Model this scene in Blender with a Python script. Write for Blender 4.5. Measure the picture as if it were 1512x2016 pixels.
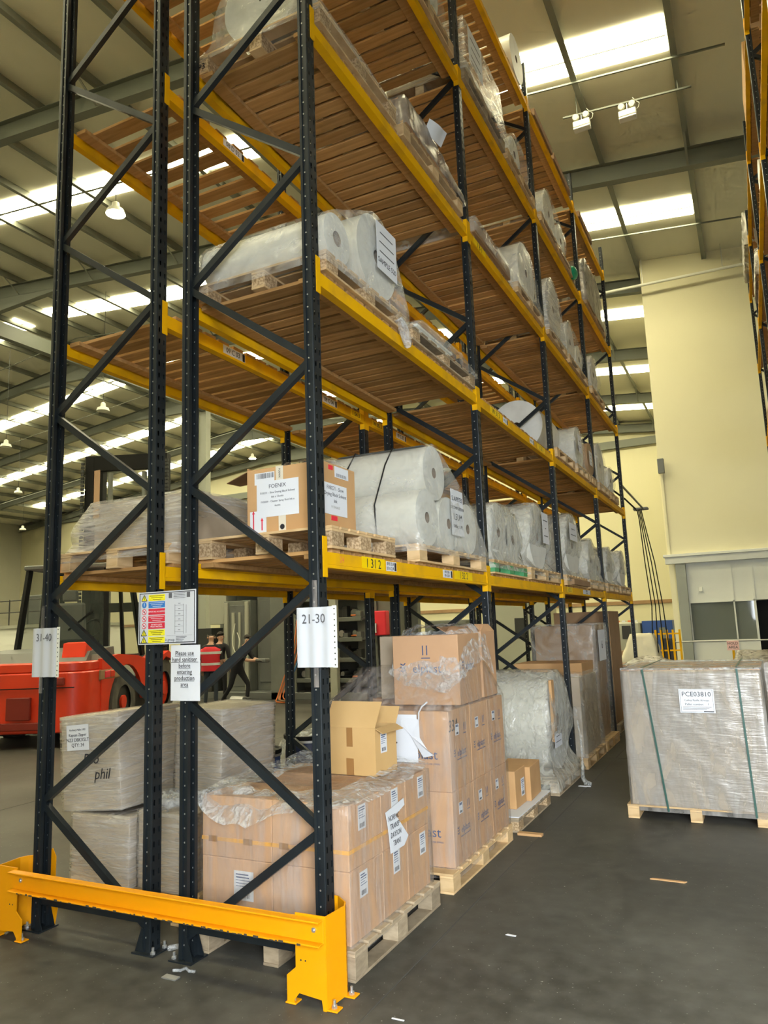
import bpy, bmesh, math, random
from mathutils import Vector, Matrix, Euler, noise
random.seed(7)
SC = bpy.context.scene
for o in list(bpy.data.objects): bpy.data.objects.remove(o)
COL = SC.collection
# ------------------------------------------------------------------ camera
cd = bpy.data.cameras.new('camera'); cam = bpy.data.objects.new('camera', cd); COL.objects.link(cam)
cd.sensor_fit = 'VERTICAL'; cd.sensor_height = 24.0; cd.lens = 1455.33*24.0/2016.0; cd.clip_end = 200
_R = Vector((0.89453, 0.445504, -0.0366435)); _U = Vector((0.101666, -0.122937, 0.987193)); _F = Vector((-0.435294, 0.886799, 0.155263))
cam.matrix_world = Matrix(((_R.x,_U.x,-_F.x,2.0244),(_R.y,_U.y,-_F.y,-3.3198),(_R.z,_U.z,-_F.z,1.7205),(0,0,0,1)))
SC.camera = cam
# ------------------------------------------------------------------ world, daylight, exposure
w = bpy.data.worlds.new('sky'); SC.world = w; w.use_nodes = True
w.node_tree.nodes['Background'].inputs[0].default_value = (0.80, 0.90, 1.0, 1); w.node_tree.nodes['Background'].inputs[1].default_value = 1.0
SKYLIGHT = 15.5
def area(name, loc, rot, sx, sy, power, color):
    l = bpy.data.lights.new(name, 'AREA'); l.shape = 'RECTANGLE'; l.size = sx; l.size_y = sy; l.energy = power; l.color = color
    o = bpy.data.objects.new(name, l); COL.objects.link(o); o.location = loc; o.rotation_euler = rot; return o
# daylight entering through the open dock door in the wall behind the photographer
area('daylight_dock_door', (4.9, -7.9, 4.2), (math.radians(66), 0, 0), 7.0, 6.0, 3300, (0.88, 0.95, 1.0))
vs = SC.view_settings; vs.view_transform = 'Standard'; vs.look = 'None'; vs.exposure = 0.45; vs.gamma = 1.0; vs.use_curve_mapping = False
SC.cycles.max_bounces = 5; SC.cycles.diffuse_bounces = 3; SC.cycles.use_adaptive_sampling = True; SC.cycles.adaptive_threshold = 0.10; SC.cycles.adaptive_min_samples = 12; SC.cycles.light_sampling_threshold = 0.03; SC.cycles.glossy_bounces = 2; SC.cycles.transmission_bounces = 3; SC.cycles.transparent_max_bounces = 6
# ------------------------------------------------------------------ helpers
class MB:
    def __init__(s): s.v = []; s.f = []; s.m = []
    def add(s, vs, fs, mi=0):
        b = len(s.v); s.v += [tuple(p) for p in vs]
        for f in fs: s.f.append(tuple(b+i for i in f)); s.m.append(mi)
        return s
    def box(s, x0, x1, y0, y1, z0, z1, mi=0):
        return s.add([(x0,y0,z0),(x1,y0,z0),(x1,y1,z0),(x0,y1,z0),(x0,y0,z1),(x1,y0,z1),(x1,y1,z1),(x0,y1,z1)],
                     [(0,3,2,1),(4,5,6,7),(0,1,5,4),(1,2,6,5),(2,3,7,6),(3,0,4,7)], mi)
    def bar(s, p, q, wd, th, up=(0,0,1), mi=0):
        p = Vector(p); q = Vector(q); d = (q-p).normalized(); up = Vector(up)
        a = d.cross(up)
        if a.length < 1e-4: a = d.cross(Vector((1,0,0)))
        a.normalize(); b = a.cross(d).normalized()
        vs = []
        for e in (p, q):
            for sa, sb in ((-1,-1),(1,-1),(1,1),(-1,1)): vs.append(e + a*sa*wd/2 + b*sb*th/2)
        return s.add(vs, [(0,1,2,3),(7,6,5,4),(0,4,5,1),(1,5,6,2),(2,6,7,3),(3,7,4,0)], mi)
    def cyl(s, p, q, r, n=16, r2=None, mi=0, cap=True):
        p = Vector(p); q = Vector(q); d = (q-p).normalized()
        a = d.cross(Vector((0,0,1)))
        if a.length < 1e-4: a = Vector((1,0,0))
        a.normalize(); b = d.cross(a); r2 = r if r2 is None else r2
        vs = [p + (a*math.cos(t)+b*math.sin(t))*r for t in [2*math.pi*i/n for i in range(n)]]
        vs += [q + (a*math.cos(t)+b*math.sin(t))*r2 for t in [2*math.pi*i/n for i in range(n)]]
        fs = [(i,(i+1)%n,n+(i+1)%n,n+i) for i in range(n)]
        if cap: fs += [tuple(range(n-1,-1,-1)), tuple(range(n,2*n))]
        return s.add(vs, fs, mi)
    def tube(s, pts, r, n=8, mi=0, radii=None):
        P = [Vector(p) for p in pts]; b0 = len(s.v); prev = None
        for i, p in enumerate(P):
            d = (P[min(i+1,len(P)-1)] - P[max(i-1,0)]).normalized()
            if prev is None:
                a = d.cross(Vector((0,0,1)));  a = a if a.length > 1e-3 else Vector((1,0,0))
            else: a = prev - d*prev.dot(d)
            a.normalize(); prev = a; b = d.cross(a); rr = radii[i] if radii else r
            s.v += [tuple(p + (a*math.cos(2*math.pi*k/n)+b*math.sin(2*math.pi*k/n))*rr) for k in range(n)]
        for i in range(len(P)-1):
            for k in range(n):
                s.f.append((b0+i*n+k, b0+i*n+(k+1)%n, b0+(i+1)*n+(k+1)%n, b0+(i+1)*n+k)); s.m.append(mi)
        s.f.append(tuple(b0+k for k in range(n-1,-1,-1))); s.m.append(mi)
        s.f.append(tuple(b0+(len(P)-1)*n+k for k in range(n))); s.m.append(mi)
        return s
    def prism(s, poly, a0, a1, axis='y', mi=0):      # poly of 2-D points extruded along an axis
        n = len(poly); vs = []
        for a in (a0, a1):
            for u, v in poly:
                vs.append({'x':(a,u,v),'y':(u,a,v),'z':(u,v,a)}[axis])
        fs = [(i,(i+1)%n,n+(i+1)%n,n+i) for i in range(n)] + [tuple(range(n-1,-1,-1)), tuple(range(n,2*n))]
        return s.add(vs, fs, mi)
    def ico(s, c, r, sc=(1,1,1), n=2, mi=0):
        bm = bmesh.new(); bmesh.ops.create_icosphere(bm, subdivisions=n, radius=r)
        bm.verts.index_update()
        s.add([(c[0]+v.co.x*sc[0], c[1]+v.co.y*sc[1], c[2]+v.co.z*sc[2]) for v in bm.verts], [[v.index for v in f.verts] for f in bm.faces], mi); bm.free(); return s
    def mesh(s, name, mats, smooth=None, bevel=0, recalc=True):
        me = bpy.data.meshes.new(name); me.from_pydata(s.v, [], s.f)
        for m in (mats if isinstance(mats, (list, tuple)) else [mats]): me.materials.append(m)
        if any(s.m): me.polygons.foreach_set('material_index', s.m)
        if recalc or bevel:
            bm = bmesh.new(); bm.from_mesh(me)
            if recalc: bmesh.ops.recalc_face_normals(bm, faces=bm.faces)
            if bevel: bmesh.ops.bevel(bm, geom=list(bm.edges), offset=bevel, segments=1, affect='EDGES', clamp_overlap=True)
            bm.to_mesh(me); bm.free()
        if smooth is not None: shade(me, smooth)
        me.update(); return me
    def build(s, name, mats, parent=None, smooth=None, bevel=0, loc=None):
        return place(name, s.mesh(name, mats, smooth, bevel), parent, loc)
def shade(me, ang):
    for p in me.polygons: p.use_smooth = True
    if ang < 180:
        try: me.set_sharp_from_angle(angle=math.radians(ang))
        except Exception: pass
def place(name, me, parent=None, loc=None, rot=None):
    o = bpy.data.objects.new(name, me); COL.objects.link(o)
    if parent is not None: o.parent = parent
    if loc is not None: o.location = loc
    if rot is not None: o.rotation_euler = rot
    return o
def tag(o, label, cat, group=None, kind=None):
    o['label'] = label; o['category'] = cat
    if group: o['group'] = group
    if kind: o['kind'] = kind
    return o
def thing(name, label, cat, loc=(0,0,0), rz=0.0, group=None):
    o = bpy.data.objects.new(name, None); COL.objects.link(o); o.empty_display_size = .1
    o.location = loc; o.rotation_euler = (0,0,rz); return tag(o, label, cat, group)
def struct(o): o['kind'] = 'structure'; return o
TEXTS = []
def text(s, size, mat, parent, loc, rot, name='lettering', align='CENTER', sx=1.0, shear=0.0, space=1.0):
    c = bpy.data.curves.new(name, 'FONT'); c.body = s; c.size = size; c.align_x = align; c.align_y = 'CENTER'; c.resolution_u = 2
    c.extrude = 0.0004; c.shear = shear; c.space_line = space
    o = bpy.data.objects.new(name, c); COL.objects.link(o); o.parent = parent; o.location = loc; o.rotation_euler = rot; o.scale = (sx,1,1)
    c.materials.append(mat); TEXTS.append(o); return o
def finish_texts():
    dg = bpy.context.evaluated_depsgraph_get()
    done = []
    for o in TEXTS:
        me = bpy.data.meshes.new_from_object(o.evaluated_get(dg)); done.append((o, me))
    for o, me in done:
        n = o.name.split('.')[0]; p, l, r, sc = o.parent, o.location.copy(), o.rotation_euler.copy(), o.scale.copy()
        m = o.data.materials[0]; bpy.data.objects.remove(o)
        if not me.polygons: continue
        if not me.materials: me.materials.append(m)
        q = place(n, me, p, l, r); q.scale = sc
FX = (math.pi/2, 0, math.pi/2)      # lettering that faces +X and reads along +Y
FY = (math.pi/2, 0, 0)              # lettering that faces -Y and reads along +X
# ------------------------------------------------------------------ materials
def mat(name, color, rough=.5, metal=0.0, spec=.5, emit=0.0, noise_=None, bump=0.0, bscale=40.0, rnd=0.0, coat=0.0, alpha=None, stretch=(1,1,1)):
    m = bpy.data.materials.new(name); m.use_nodes = True; nt = m.node_tree; N = nt.nodes; L = nt.links; b = N['Principled BSDF']
    b.inputs['Base Color'].default_value = (*color, 1); b.inputs['Roughness'].default_value = rough; b.inputs['Metallic'].default_value = metal
    b.inputs['Specular IOR Level'].default_value = spec; b.inputs['Coat Weight'].default_value = coat
    if emit: b.inputs['Emission Color'].default_value = (*color, 1); b.inputs['Emission Strength'].default_value = emit
    tc = N.new('ShaderNodeTexCoord'); mp = N.new('ShaderNodeMapping'); L.new(tc.outputs['Object'], mp.inputs['Vector']); mp.inputs['Scale'].default_value = stretch
    out = None
    if noise_:                                    # (scale, second colour, low, high)
        t = N.new('ShaderNodeTexNoise'); t.inputs['Scale'].default_value = noise_[0]; t.inputs['Detail'].default_value = 4
        L.new(mp.outputs[0], t.inputs['Vector'])
        r = N.new('ShaderNodeMapRange'); r.inputs['From Min'].default_value = noise_[2]; r.inputs['From Max'].default_value = noise_[3]; L.new(t.outputs['Fac'], r.inputs['Value'])
        mx = N.new('ShaderNodeMix'); mx.data_type = 'RGBA'; L.new(r.outputs['Result'], mx.inputs['Factor'])
        mx.inputs['A'].default_value = (*color, 1); mx.inputs['B'].default_value = (*noise_[1], 1); out = mx.outputs['Result']
    if rnd:
        oi = N.new('ShaderNodeObjectInfo'); h = N.new('ShaderNodeHueSaturation'); r2 = N.new('ShaderNodeMapRange')
        r2.inputs['To Min'].default_value = 1-rnd; r2.inputs['To Max'].default_value = 1+rnd
        L.new(oi.outputs['Random'], r2.inputs['Value']); L.new(r2.outputs['Result'], h.inputs['Value'])
        if out: L.new(out, h.inputs['Color'])
        else: h.inputs['Color'].default_value = (*color, 1)
        out = h.outputs['Color']
    if out: L.new(out, b.inputs['Base Color'])
    if bump:
        t2 = N.new('ShaderNodeTexNoise'); t2.inputs['Scale'].default_value = bscale; t2.inputs['Detail'].default_value = 4; L.new(mp.outputs[0], t2.inputs['Vector'])
        bp = N.new('ShaderNodeBump'); bp.inputs['Strength'].default_value = bump; bp.inputs['Distance'].default_value = .02
        L.new(t2.outputs['Fac'], bp.inputs['Height']); L.new(bp.outputs['Normal'], b.inputs['Normal'])
    return m
def film_mat(name, lo, hi, color=(.82,.84,.84), rough=.18, bscale=30, bump=.6, stretch=(1,1,1), bstretch=None, metal=0.0):
    m = bpy.data.materials.new(name); m.use_nodes = True; nt = m.node_tree; N = nt.nodes; L = nt.links; b = N['Principled BSDF']
    b.inputs['Base Color'].default_value = (*color, 1); b.inputs['Roughness'].default_value = rough; b.inputs['Specular IOR Level'].default_value = .8; b.inputs['Metallic'].default_value = metal
    tr = N.new('ShaderNodeBsdfTransparent'); tr.inputs[0].default_value = (.97,.97,.96,1); mx = N.new('ShaderNodeMixShader')
    tc = N.new('ShaderNodeTexCoord'); mp = N.new('ShaderNodeMapping'); mp.inputs['Scale'].default_value = stretch; L.new(tc.outputs['Object'], mp.inputs['Vector'])
    t = N.new('ShaderNodeTexNoise'); t.inputs['Scale'].default_value = bscale*.35; t.inputs['Detail'].default_value = 3; t.inputs['Distortion'].default_value = 1.2; L.new(mp.outputs[0], t.inputs['Vector'])
    r = N.new('ShaderNodeMapRange'); r.inputs['From Min'].default_value = .35; r.inputs['From Max'].default_value = .72
    r.inputs['To Min'].default_value = lo; r.inputs['To Max'].default_value = hi; L.new(t.outputs['Fac'], r.inputs['Value'])
    t2 = N.new('ShaderNodeTexNoise'); t2.inputs['Scale'].default_value = bscale; t2.inputs['Detail'].default_value = 3; t2.inputs['Distortion'].default_value = .8; mp2 = N.new('ShaderNodeMapping'); mp2.inputs['Scale'].default_value = bstretch or stretch; L.new(tc.outputs['Object'], mp2.inputs['Vector']); L.new(mp2.outputs[0], t2.inputs['Vector'])
    bp = N.new('ShaderNodeBump'); bp.inputs['Strength'].default_value = bump; bp.inputs['Distance'].default_value = .03
    L.new(t2.outputs['Fac'], bp.inputs['Height']); L.new(bp.outputs['Normal'], b.inputs['Normal'])
    L.new(r.outputs['Result'], mx.inputs[0]); L.new(tr.outputs[0], mx.inputs[1]); L.new(b.outputs[0], mx.inputs[2]); L.new(mx.outputs[0], N['Material Output'].inputs[0])
    return m
M = {}
M['steel'] = mat('rack_paint_dark', (.011,.015,.018), .38, 0, .32, noise_=(3,(.024,.029,.032),.45,.8))
M['yellow'] = mat('beam_paint_yellow', (.80,.42,.003), .55, spec=.10, noise_=(5,(.58,.31,.02),.5,.85))
M['guard'] = mat('guard_paint_orange', (.80,.32,.003), .45, spec=.15, noise_=(6,(.75,.33,.01),.55,.9))
M['chip'] = mat('chipped_paint_edge', (.055,.045,.03), .7)
M['zinc'] = mat('zinc', (.62,.62,.60), .35, .8)
M['slat'] = mat('deck_timber', (.47,.262,.098), .8, spec=.2, noise_=(2.2,(.32,.17,.058),.4,.75), rnd=.22, stretch=(1.2,14,14))
M['pine'] = mat('pallet_pine', (.62,.43,.22), .75, noise_=(2.5,(.46,.29,.13),.4,.8), rnd=.16, stretch=(3,3,10))
M['pineold'] = mat('pallet_wood_worn', (.40,.31,.20), .8, noise_=(4,(.24,.18,.11),.4,.8), rnd=.2, stretch=(3,3,10))
M['block'] = mat('chipboard_block', (.52,.37,.21), .85, noise_=(70,(.27,.17,.08),.42,.62), rnd=.12)
M['green'] = mat('green_block', (.06,.28,.10), .7, noise_=(20,(.09,.34,.14),.4,.8))
M['card'] = mat('cardboard', (.55,.32,.14), .8, noise_=(3,(.48,.27,.11),.4,.7), rnd=.07)
M['cardpink'] = mat('cardboard_pale', (.57,.335,.18), .7, noise_=(3,(.50,.285,.15),.4,.7), rnd=.06)
M['carddark'] = mat('cardboard_brown', (.33,.20,.10), .8, noise_=(3,(.28,.165,.08),.4,.7), rnd=.06)
M['cardgrey'] = mat('cardboard_wrapped_grey', (.50,.41,.30), .6, noise_=(4,(.42,.34,.24),.4,.7), rnd=.05)
M['cardyel'] = mat('cardboard_open', (.60,.38,.155), .8, noise_=(3,(.54,.335,.13),.4,.7))
M['cardin'] = mat('cardboard_inside', (.46,.30,.16), .85)
M['tape'] = mat('brown_tape', (.33,.165,.055), .3)
M['tapeo'] = mat('orange_tape', (.74,.37,.07), .35)
M['tapew'] = mat('pale_tape', (.66,.60,.48), .35)
M['white'] = mat('roll_film_white', (.68,.665,.58), .35, noise_=(2,(.60,.585,.51),.4,.7), stretch=(.5,4,4))
M['rollend'] = mat('roll_end_white', (.66,.66,.62), .5, noise_=(6,(.58,.58,.54),.4,.7))
M['rollbrown'] = mat('roll_brown', (.36,.225,.12), .55)
M['core'] = mat('cardboard_core', (.16,.11,.07), .85)
M['film'] = film_mat('clear_film', .08, .40, color=(.84,.82,.75), bscale=13, bump=.5)
M['filmthin'] = film_mat('clear_film_thin', .04, .40, color=(.58,.52,.48), bscale=14, bump=.5, stretch=(2.2,2.2,.35))
M['filmcr'] = film_mat('crumpled_film', .12, .58, rough=.10, bscale=30, bump=1.0)
M['filmheavy'] = film_mat('clear_film_heavy', .20, .66, color=(.70,.68,.60), rough=.14, bscale=20, bump=.9, stretch=(1,1,.7))
M['filmdense'] = film_mat('stretch_wrap', .18, .62, color=(.70,.66,.60), bscale=16, stretch=(.5,.5,5), bump=.5)
M['filmsilver'] = film_mat('stretch_wrap_silver', .30, .92, color=(.44,.41,.37), rough=.28, bscale=10, stretch=(2.0,2.0,.5), bstretch=(.6,.6,5), bump=.16, metal=.3)
M['paper'] = mat('white_paper', (.68,.69,.72), .6)
M['papers'] = mat('glossy_paper_sleeve', (.58,.595,.63), .25, coat=.4)
M['ink'] = mat('black_ink', (.015,.015,.02), .7)
M['inkgrey'] = mat('grey_ink', (.10,.10,.11), .7)
M['inkblue'] = mat('navy_ink', (.05,.08,.18), .6)
M['red'] = mat('red_ink', (.75,.03,.05), .5)
M['signred'] = mat('sign_red', (.66,.03,.06), .4)
M['signblue'] = mat('sign_blue', (.03,.19,.55), .4)
M['signyel'] = mat('sign_yellow', (.85,.75,.02), .4)
M['marker'] = mat('marker_yellow', (.90,.60,.0), .45, spec=.2)
M['lampwhite'] = mat('white_plastic', (.80,.79,.68), .4)
M['glow'] = mat('lamp_glow', (1.0,.96,.82), .4, emit=25)
M['metalgrey'] = mat('machine_grey', (.17,.178,.155), .5, noise_=(2,(.14,.148,.128),.4,.7))
M['metalpale'] = mat('machine_pale', (.36,.36,.29), .5)
M['dark'] = mat('machine_dark', (.025,.026,.025), .55)
M['mid'] = mat('machine_mid', (.14,.145,.135), .5)
M['redpaint'] = mat('truck_red', (.72,.045,.012), .36, noise_=(2,(.60,.035,.010),.45,.75), coat=.2)
M['tyre'] = mat('tyre_rubber', (.075,.07,.06), .9, noise_=(6,(.11,.10,.08),.4,.7))
M['black'] = mat('black_steel', (.008,.008,.008), .7, spec=.2)
M['redshade'] = mat('truck_red_shaded', (.20,.014,.006), .6)  # darker copy of the truck red, paints the shade inside the counterweight slots
M['blue'] = mat('drum_blue', (.012,.05,.22), .3, coat=.3)
M['navy'] = mat('drum_navy', (.012,.02,.07), .35)
M['bluecab'] = mat('cabinet_blue', (.02,.07,.30), .45)
M['orange'] = mat('hose_orange', (.70,.19,.05), .5)
M['hoseblue'] = mat('hose_blue', (.03,.16,.42), .5)
M['strap'] = mat('green_strap', (.025,.085,.065), .4)
M['strapblack'] = mat('black_strap', (.015,.015,.015), .4)
M['greenwrap'] = mat('green_film', (.0,.30,.14), .35)
def glass_mat(name, col, fac):
    m = bpy.data.materials.new(name); m.use_nodes = True; nt = m.node_tree; N = nt.nodes; L = nt.links; b = N['Principled BSDF']
    b.inputs['Base Color'].default_value = (*col, 1); b.inputs['Roughness'].default_value = .04
    tr = N.new('ShaderNodeBsdfTransparent'); mx = N.new('ShaderNodeMixShader'); mx.inputs[0].default_value = fac
    L.new(tr.outputs[0], mx.inputs[1]); L.new(b.outputs[0], mx.inputs[2]); L.new(mx.outputs[0], N['Material Output'].inputs[0]); return m
M['glass'] = glass_mat('cab_glass', (.10,.12,.10), .30)
M['glassoffice'] = glass_mat('office_glass', (.20,.22,.19), .72)
M['wall'] = mat('wall_cream', (.80,.74,.50), .7, noise_=(.4,(.76,.70,.475),.4,.7))
M['wallwhite'] = mat('partition_white', (.74,.74,.66), .55)
M['trimgrey'] = mat('column_grey', (.30,.31,.26), .5)
M['purlin'] = mat('purlin_galvanised', (.20,.21,.17), .5, .2, noise_=(.8,(.25,.255,.21),.4,.7))
M['rafter'] = mat('rafter_paint', (.155,.165,.135), .5)
M['sky'] = mat('skylight_panel', (1.0,.93,.60), .4, emit=SKYLIGHT)
def ribbed(name, col, scale, axis, strength):
    m = mat(name, col, .6); nt = m.node_tree; N = nt.nodes; L = nt.links; b = N['Principled BSDF']
    tc = N.new('ShaderNodeTexCoord'); wv = N.new('ShaderNodeTexWave'); wv.bands_direction = axis; wv.wave_profile = 'SAW'; wv.inputs['Scale'].default_value = scale
    L.new(tc.outputs['Object'], wv.inputs['Vector']); bp = N.new('ShaderNodeBump'); bp.inputs['Strength'].default_value = strength; bp.inputs['Distance'].default_value = .02
    L.new(wv.outputs['Fac'], bp.inputs['Height']); L.new(bp.outputs['Normal'], b.inputs['Normal']); return m
M['roof'] = ribbed('roof_liner', (.72,.69,.55), 1.6, 'Y', .15)
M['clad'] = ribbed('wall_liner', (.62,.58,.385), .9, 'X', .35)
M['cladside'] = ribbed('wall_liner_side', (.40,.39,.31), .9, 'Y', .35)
def floor_mat():
    m = mat('floor_concrete', (.17,.165,.15), .42, spec=.14); nt = m.node_tree; N = nt.nodes; L = nt.links; b = N['Principled BSDF']
    tc = N.new('ShaderNodeTexCoord'); n1 = N.new('ShaderNodeTexNoise'); n1.inputs['Scale'].default_value = .7; n1.inputs['Detail'].default_value = 8
    n2 = N.new('ShaderNodeTexNoise'); n2.inputs['Scale'].default_value = 9; n2.inputs['Detail'].default_value = 8; n3 = N.new('ShaderNodeTexNoise'); n3.inputs['Scale'].default_value = 55; n3.inputs['Detail'].default_value = 3
    for n in (n1,n2,n3): L.new(tc.outputs['Object'], n.inputs['Vector'])
    cr = N.new('ShaderNodeValToRGB'); cr.color_ramp.elements[0].position = .3; cr.color_ramp.elements[0].color = (.048,.045,.038,1); cr.color_ramp.elements[1].position = .75; cr.color_ramp.elements[1].color = (.104,.099,.086,1)
    ad = N.new('ShaderNodeMath'); ad.operation = 'ADD'; ml = N.new('ShaderNodeMath'); ml.operation = 'MULTIPLY'; ml.inputs[1].default_value = .75
    L.new(n2.outputs['Fac'], ml.inputs[0]); L.new(n1.outputs['Fac'], ad.inputs[0]); L.new(ml.outputs[0], ad.inputs[1])
    sb = N.new('ShaderNodeMath'); sb.operation = 'SUBTRACT'; sb.inputs[1].default_value = .37; L.new(ad.outputs[0], sb.inputs[0]); L.new(sb.outputs[0], cr.inputs['Fac'])
    cr2 = N.new('ShaderNodeValToRGB'); cr2.color_ramp.elements[0].position = .69; cr2.color_ramp.elements[0].color = (0,0,0,1); cr2.color_ramp.elements[1].position = .74; cr2.color_ramp.elements[1].color = (.55,.55,.52,1)
    L.new(n3.outputs['Fac'], cr2.inputs['Fac']); mx = N.new('ShaderNodeMix'); mx.data_type = 'RGBA'; mx.blend_type = 'ADD'; mx.inputs['Factor'].default_value = .35
    L.new(cr.outputs[0], mx.inputs['A']); L.new(cr2.outputs[0], mx.inputs['B']); L.new(mx.outputs['Result'], b.inputs['Base Color'])
    r = N.new('ShaderNodeMapRange'); r.inputs['To Min'].default_value = .38; r.inputs['To Max'].default_value = .62; L.new(n2.outputs['Fac'], r.inputs['Value']); L.new(r.outputs['Result'], b.inputs['Roughness'])
    return m
M['floor'] = floor_mat()
M['joint'] = mat('floor_joint', (.06,.06,.055), .8)
# ================================================================== the setting
SL = math.tan(math.radians(6)); XR = -24.0
def roofz(x): return (12.86 - SL*x) if x >= XR else (12.86 - SL*XR - SL*(XR - x))
fl = struct(MB().box(-56, 8, -4.4, 41.2, -.3, 0).build('floor', M['floor']))
for x, y0, y1 in ((.27, -4.4, 20), (-5.2, -4.4, 41), (-11.0, -4.4, 41)): MB().box(x-.004, x+.004, y0, y1, 0, .002).build('floor_joint', M['joint'], fl)
for y in (-1.6, 6.6, 15.0): MB().box(-30, 8, y-.004, y+.004, 0, .002).build('floor_joint', M['joint'], fl)
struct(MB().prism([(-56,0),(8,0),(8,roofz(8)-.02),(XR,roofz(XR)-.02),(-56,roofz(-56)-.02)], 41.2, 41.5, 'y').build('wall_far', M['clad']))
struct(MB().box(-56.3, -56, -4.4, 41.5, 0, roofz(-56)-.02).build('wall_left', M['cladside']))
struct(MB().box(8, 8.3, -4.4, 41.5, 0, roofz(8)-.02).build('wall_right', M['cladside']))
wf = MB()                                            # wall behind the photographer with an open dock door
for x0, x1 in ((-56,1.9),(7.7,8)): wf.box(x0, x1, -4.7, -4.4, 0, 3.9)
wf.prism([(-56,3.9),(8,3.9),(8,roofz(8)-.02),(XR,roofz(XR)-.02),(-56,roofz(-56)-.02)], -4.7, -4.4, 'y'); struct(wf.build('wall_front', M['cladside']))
SKY_Y = [(-3.6,-2.6),(3.2,4.15),(9.9,10.85),(16.5,17.5),(23.7,24.7),(30.6,31.6),(37.3,38.3)]
rb = MB()
for (xa, xb) in ((8.3, XR), (XR, -56.3)):
    rb.prism([(xa, roofz(xa)), (xb, roofz(xb)), (xb, roofz(xb)+.12), (xa, roofz(xa)+.12)], -4.7, 41.5, 'y')
ce = struct(rb.build('ceiling', M['roof']))
for (y0, y1) in SKY_Y:
    for (xa, xb) in ((1.62, -23.2), (-24.8, -50)):
        MB().prism([(xa, roofz(xa)-.03), (xb, roofz(xb)-.03), (xb, roofz(xb)-.005), (xa, roofz(xa)-.005)], y0, y1, 'y').build('skylight', M['sky'], ce)
        MB().bar((xa, (y0+y1)/2-.05, roofz(xa)-.10), (xb, (y0+y1)/2-.05, roofz(xb)-.10), .02, .02).build('tie_rod', M['rafter'], ce)
x = 7.4
while x > -55:
    if abs(x-XR) > .4:
        z = roofz(x); MB().box(x-.03, x+.03, -4.4, 41.2, z-.22, z-.005).box(x-.03, x+.09, -4.4, 41.2, z-.235, z-.22).build('purlin', M['purlin'], ce)
    x -= 1.905
for y in (0.4, 7.2, 14.0, 20.8, 27.6, 34.4, 40.9):
    for (xa, xb) in ((8, XR), (XR, -56)):
        r = MB()
        for (dz0, dz1, hw) in ((-.25,-.235,.11), (-.70,-.235,.008), (-.715,-.70,.11)):
            r.prism([(xa, roofz(xa)+dz0), (xb, roofz(xb)+dz0), (xb, roofz(xb)+dz1), (xa, roofz(xa)+dz1)], y-hw, y+hw, 'y')
        s = 1 if xa > XR else -1                     # haunch towards the ridge columns
        xh = XR + s*5.5
        r.prism([(xh, roofz(xh)-.70), (XR, roofz(XR)-.70), (XR, roofz(XR)-1.45)], y-.1, y+.1, 'y')
        r.build('rafter', M['rafter'], ce)
    for k in range(1, 16, 2):                        # raking stays from purlin to rafter
        xs = 7.4 - 1.905*k
        if xs < XR-6: break
        MB().bar((xs, y-.75, roofz(xs)-.2), (xs, y-.05, roofz(xs)-.66), .05, .012).build('rafter_stay', M['purlin'], ce)
MB().box(XR-.14, XR+.14, -4.4, 41.2, roofz(XR)-1.55, roofz(XR)-.95).build('ridge_beam', M['rafter'], ce)
for y in (0.4, 14.0, 27.6): struct(MB().box(XR-.36, XR-.33, y-.2, y+.2, 0, roofz(XR)-1).box(XR+.33, XR+.36, y-.2, y+.2, 0, roofz(XR)-1).box(XR-.33, XR+.33, y-.02, y+.02, 0, roofz(XR)-1).build('column_ridge', M['trimgrey']))
# cross rails hung under the roof
for (y, xa, xb) in ((10.75, -1.6, 2.6), (17.6, -1.6, 3.0)):
    MB().bar((xa, y, roofz(xa)-.28), (xb, y, roofz(xb)-.28), .035, .035).build('cross_rail', M['rafter'], ce)
for (y, dz) in ((19.0,.3),(26,.3),(9.2,1.0),(22.5,.9),(29,.8),(33,.9)):
    MB().bar((-4, y, roofz(-4)-dz), (XR, y, roofz(XR)-dz), .03, .03).build('cable_tray', M['purlin'], ce)
    MB().bar((XR, y, roofz(XR)-dz), (-50, y, roofz(-50)-dz), .03, .03).build('cable_tray', M['purlin'], ce)
# the inner block with offices at the end of the aisle
struct(MB().box(-.14, 8, 20, 20.2, 3.52, roofz(0)+.1).box(-.14, .06, 20.2, 41.2, 0, roofz(-.1)).build('wall_office', M['wall']))
struct(MB().box(-.2, 8, 19.86, 20.0, 3.27, 3.47).box(-.24, 8, 19.80, 20.0, 3.47, 3.55).build('trim_1', M['wallwhite'], bevel=.008))
struct(MB().box(-.10, -.03, 19.95, 20.0, 3.55, 6.0).build('trim_2', M['wall'], bevel=.01))
struct(MB().box(.06, .34, 19.9, 20.15, 0, 3.27).build('column_office', M['trimgrey'], bevel=.01))
op = struct(MB().box(.34, 8, 20.06, 20.14, 2.13, 3.27).box(.34, 2.05, 20.06, 20.14, 0, 1.03).box(2.9, 8, 20.06, 20.14, 0, 2.13).build('wall_partition', M['wallwhite']))
for x0, x1, z0, z1 in ((1.50,1.54,0,3.27),(2.02,2.08,0,3.27),(.36,2.05,1.01,1.05),(.36,2.05,2.11,2.15),(.34,.37,1.0,2.13)): MB().box(x0, x1, 20.03, 20.06, z0, z1).build('mullion', M['wallwhite'], op)
for i, (x0, x1) in enumerate(((.37,1.5),(1.54,2.02))): struct(MB().box(x0, x1, 20.08, 20.09, 1.05, 2.11).build('window_%d' % (i+1), M['glassoffice']))
struct(MB().box(.34, 8, 23.5, 23.6, 0, 3.27).build('wall_office_back', M['wallwhite']))
struct(MB().box(.34, 8, 20.1, 23.6, 3.27, 3.4).build('ceiling_office', M['wallwhite']))
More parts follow.
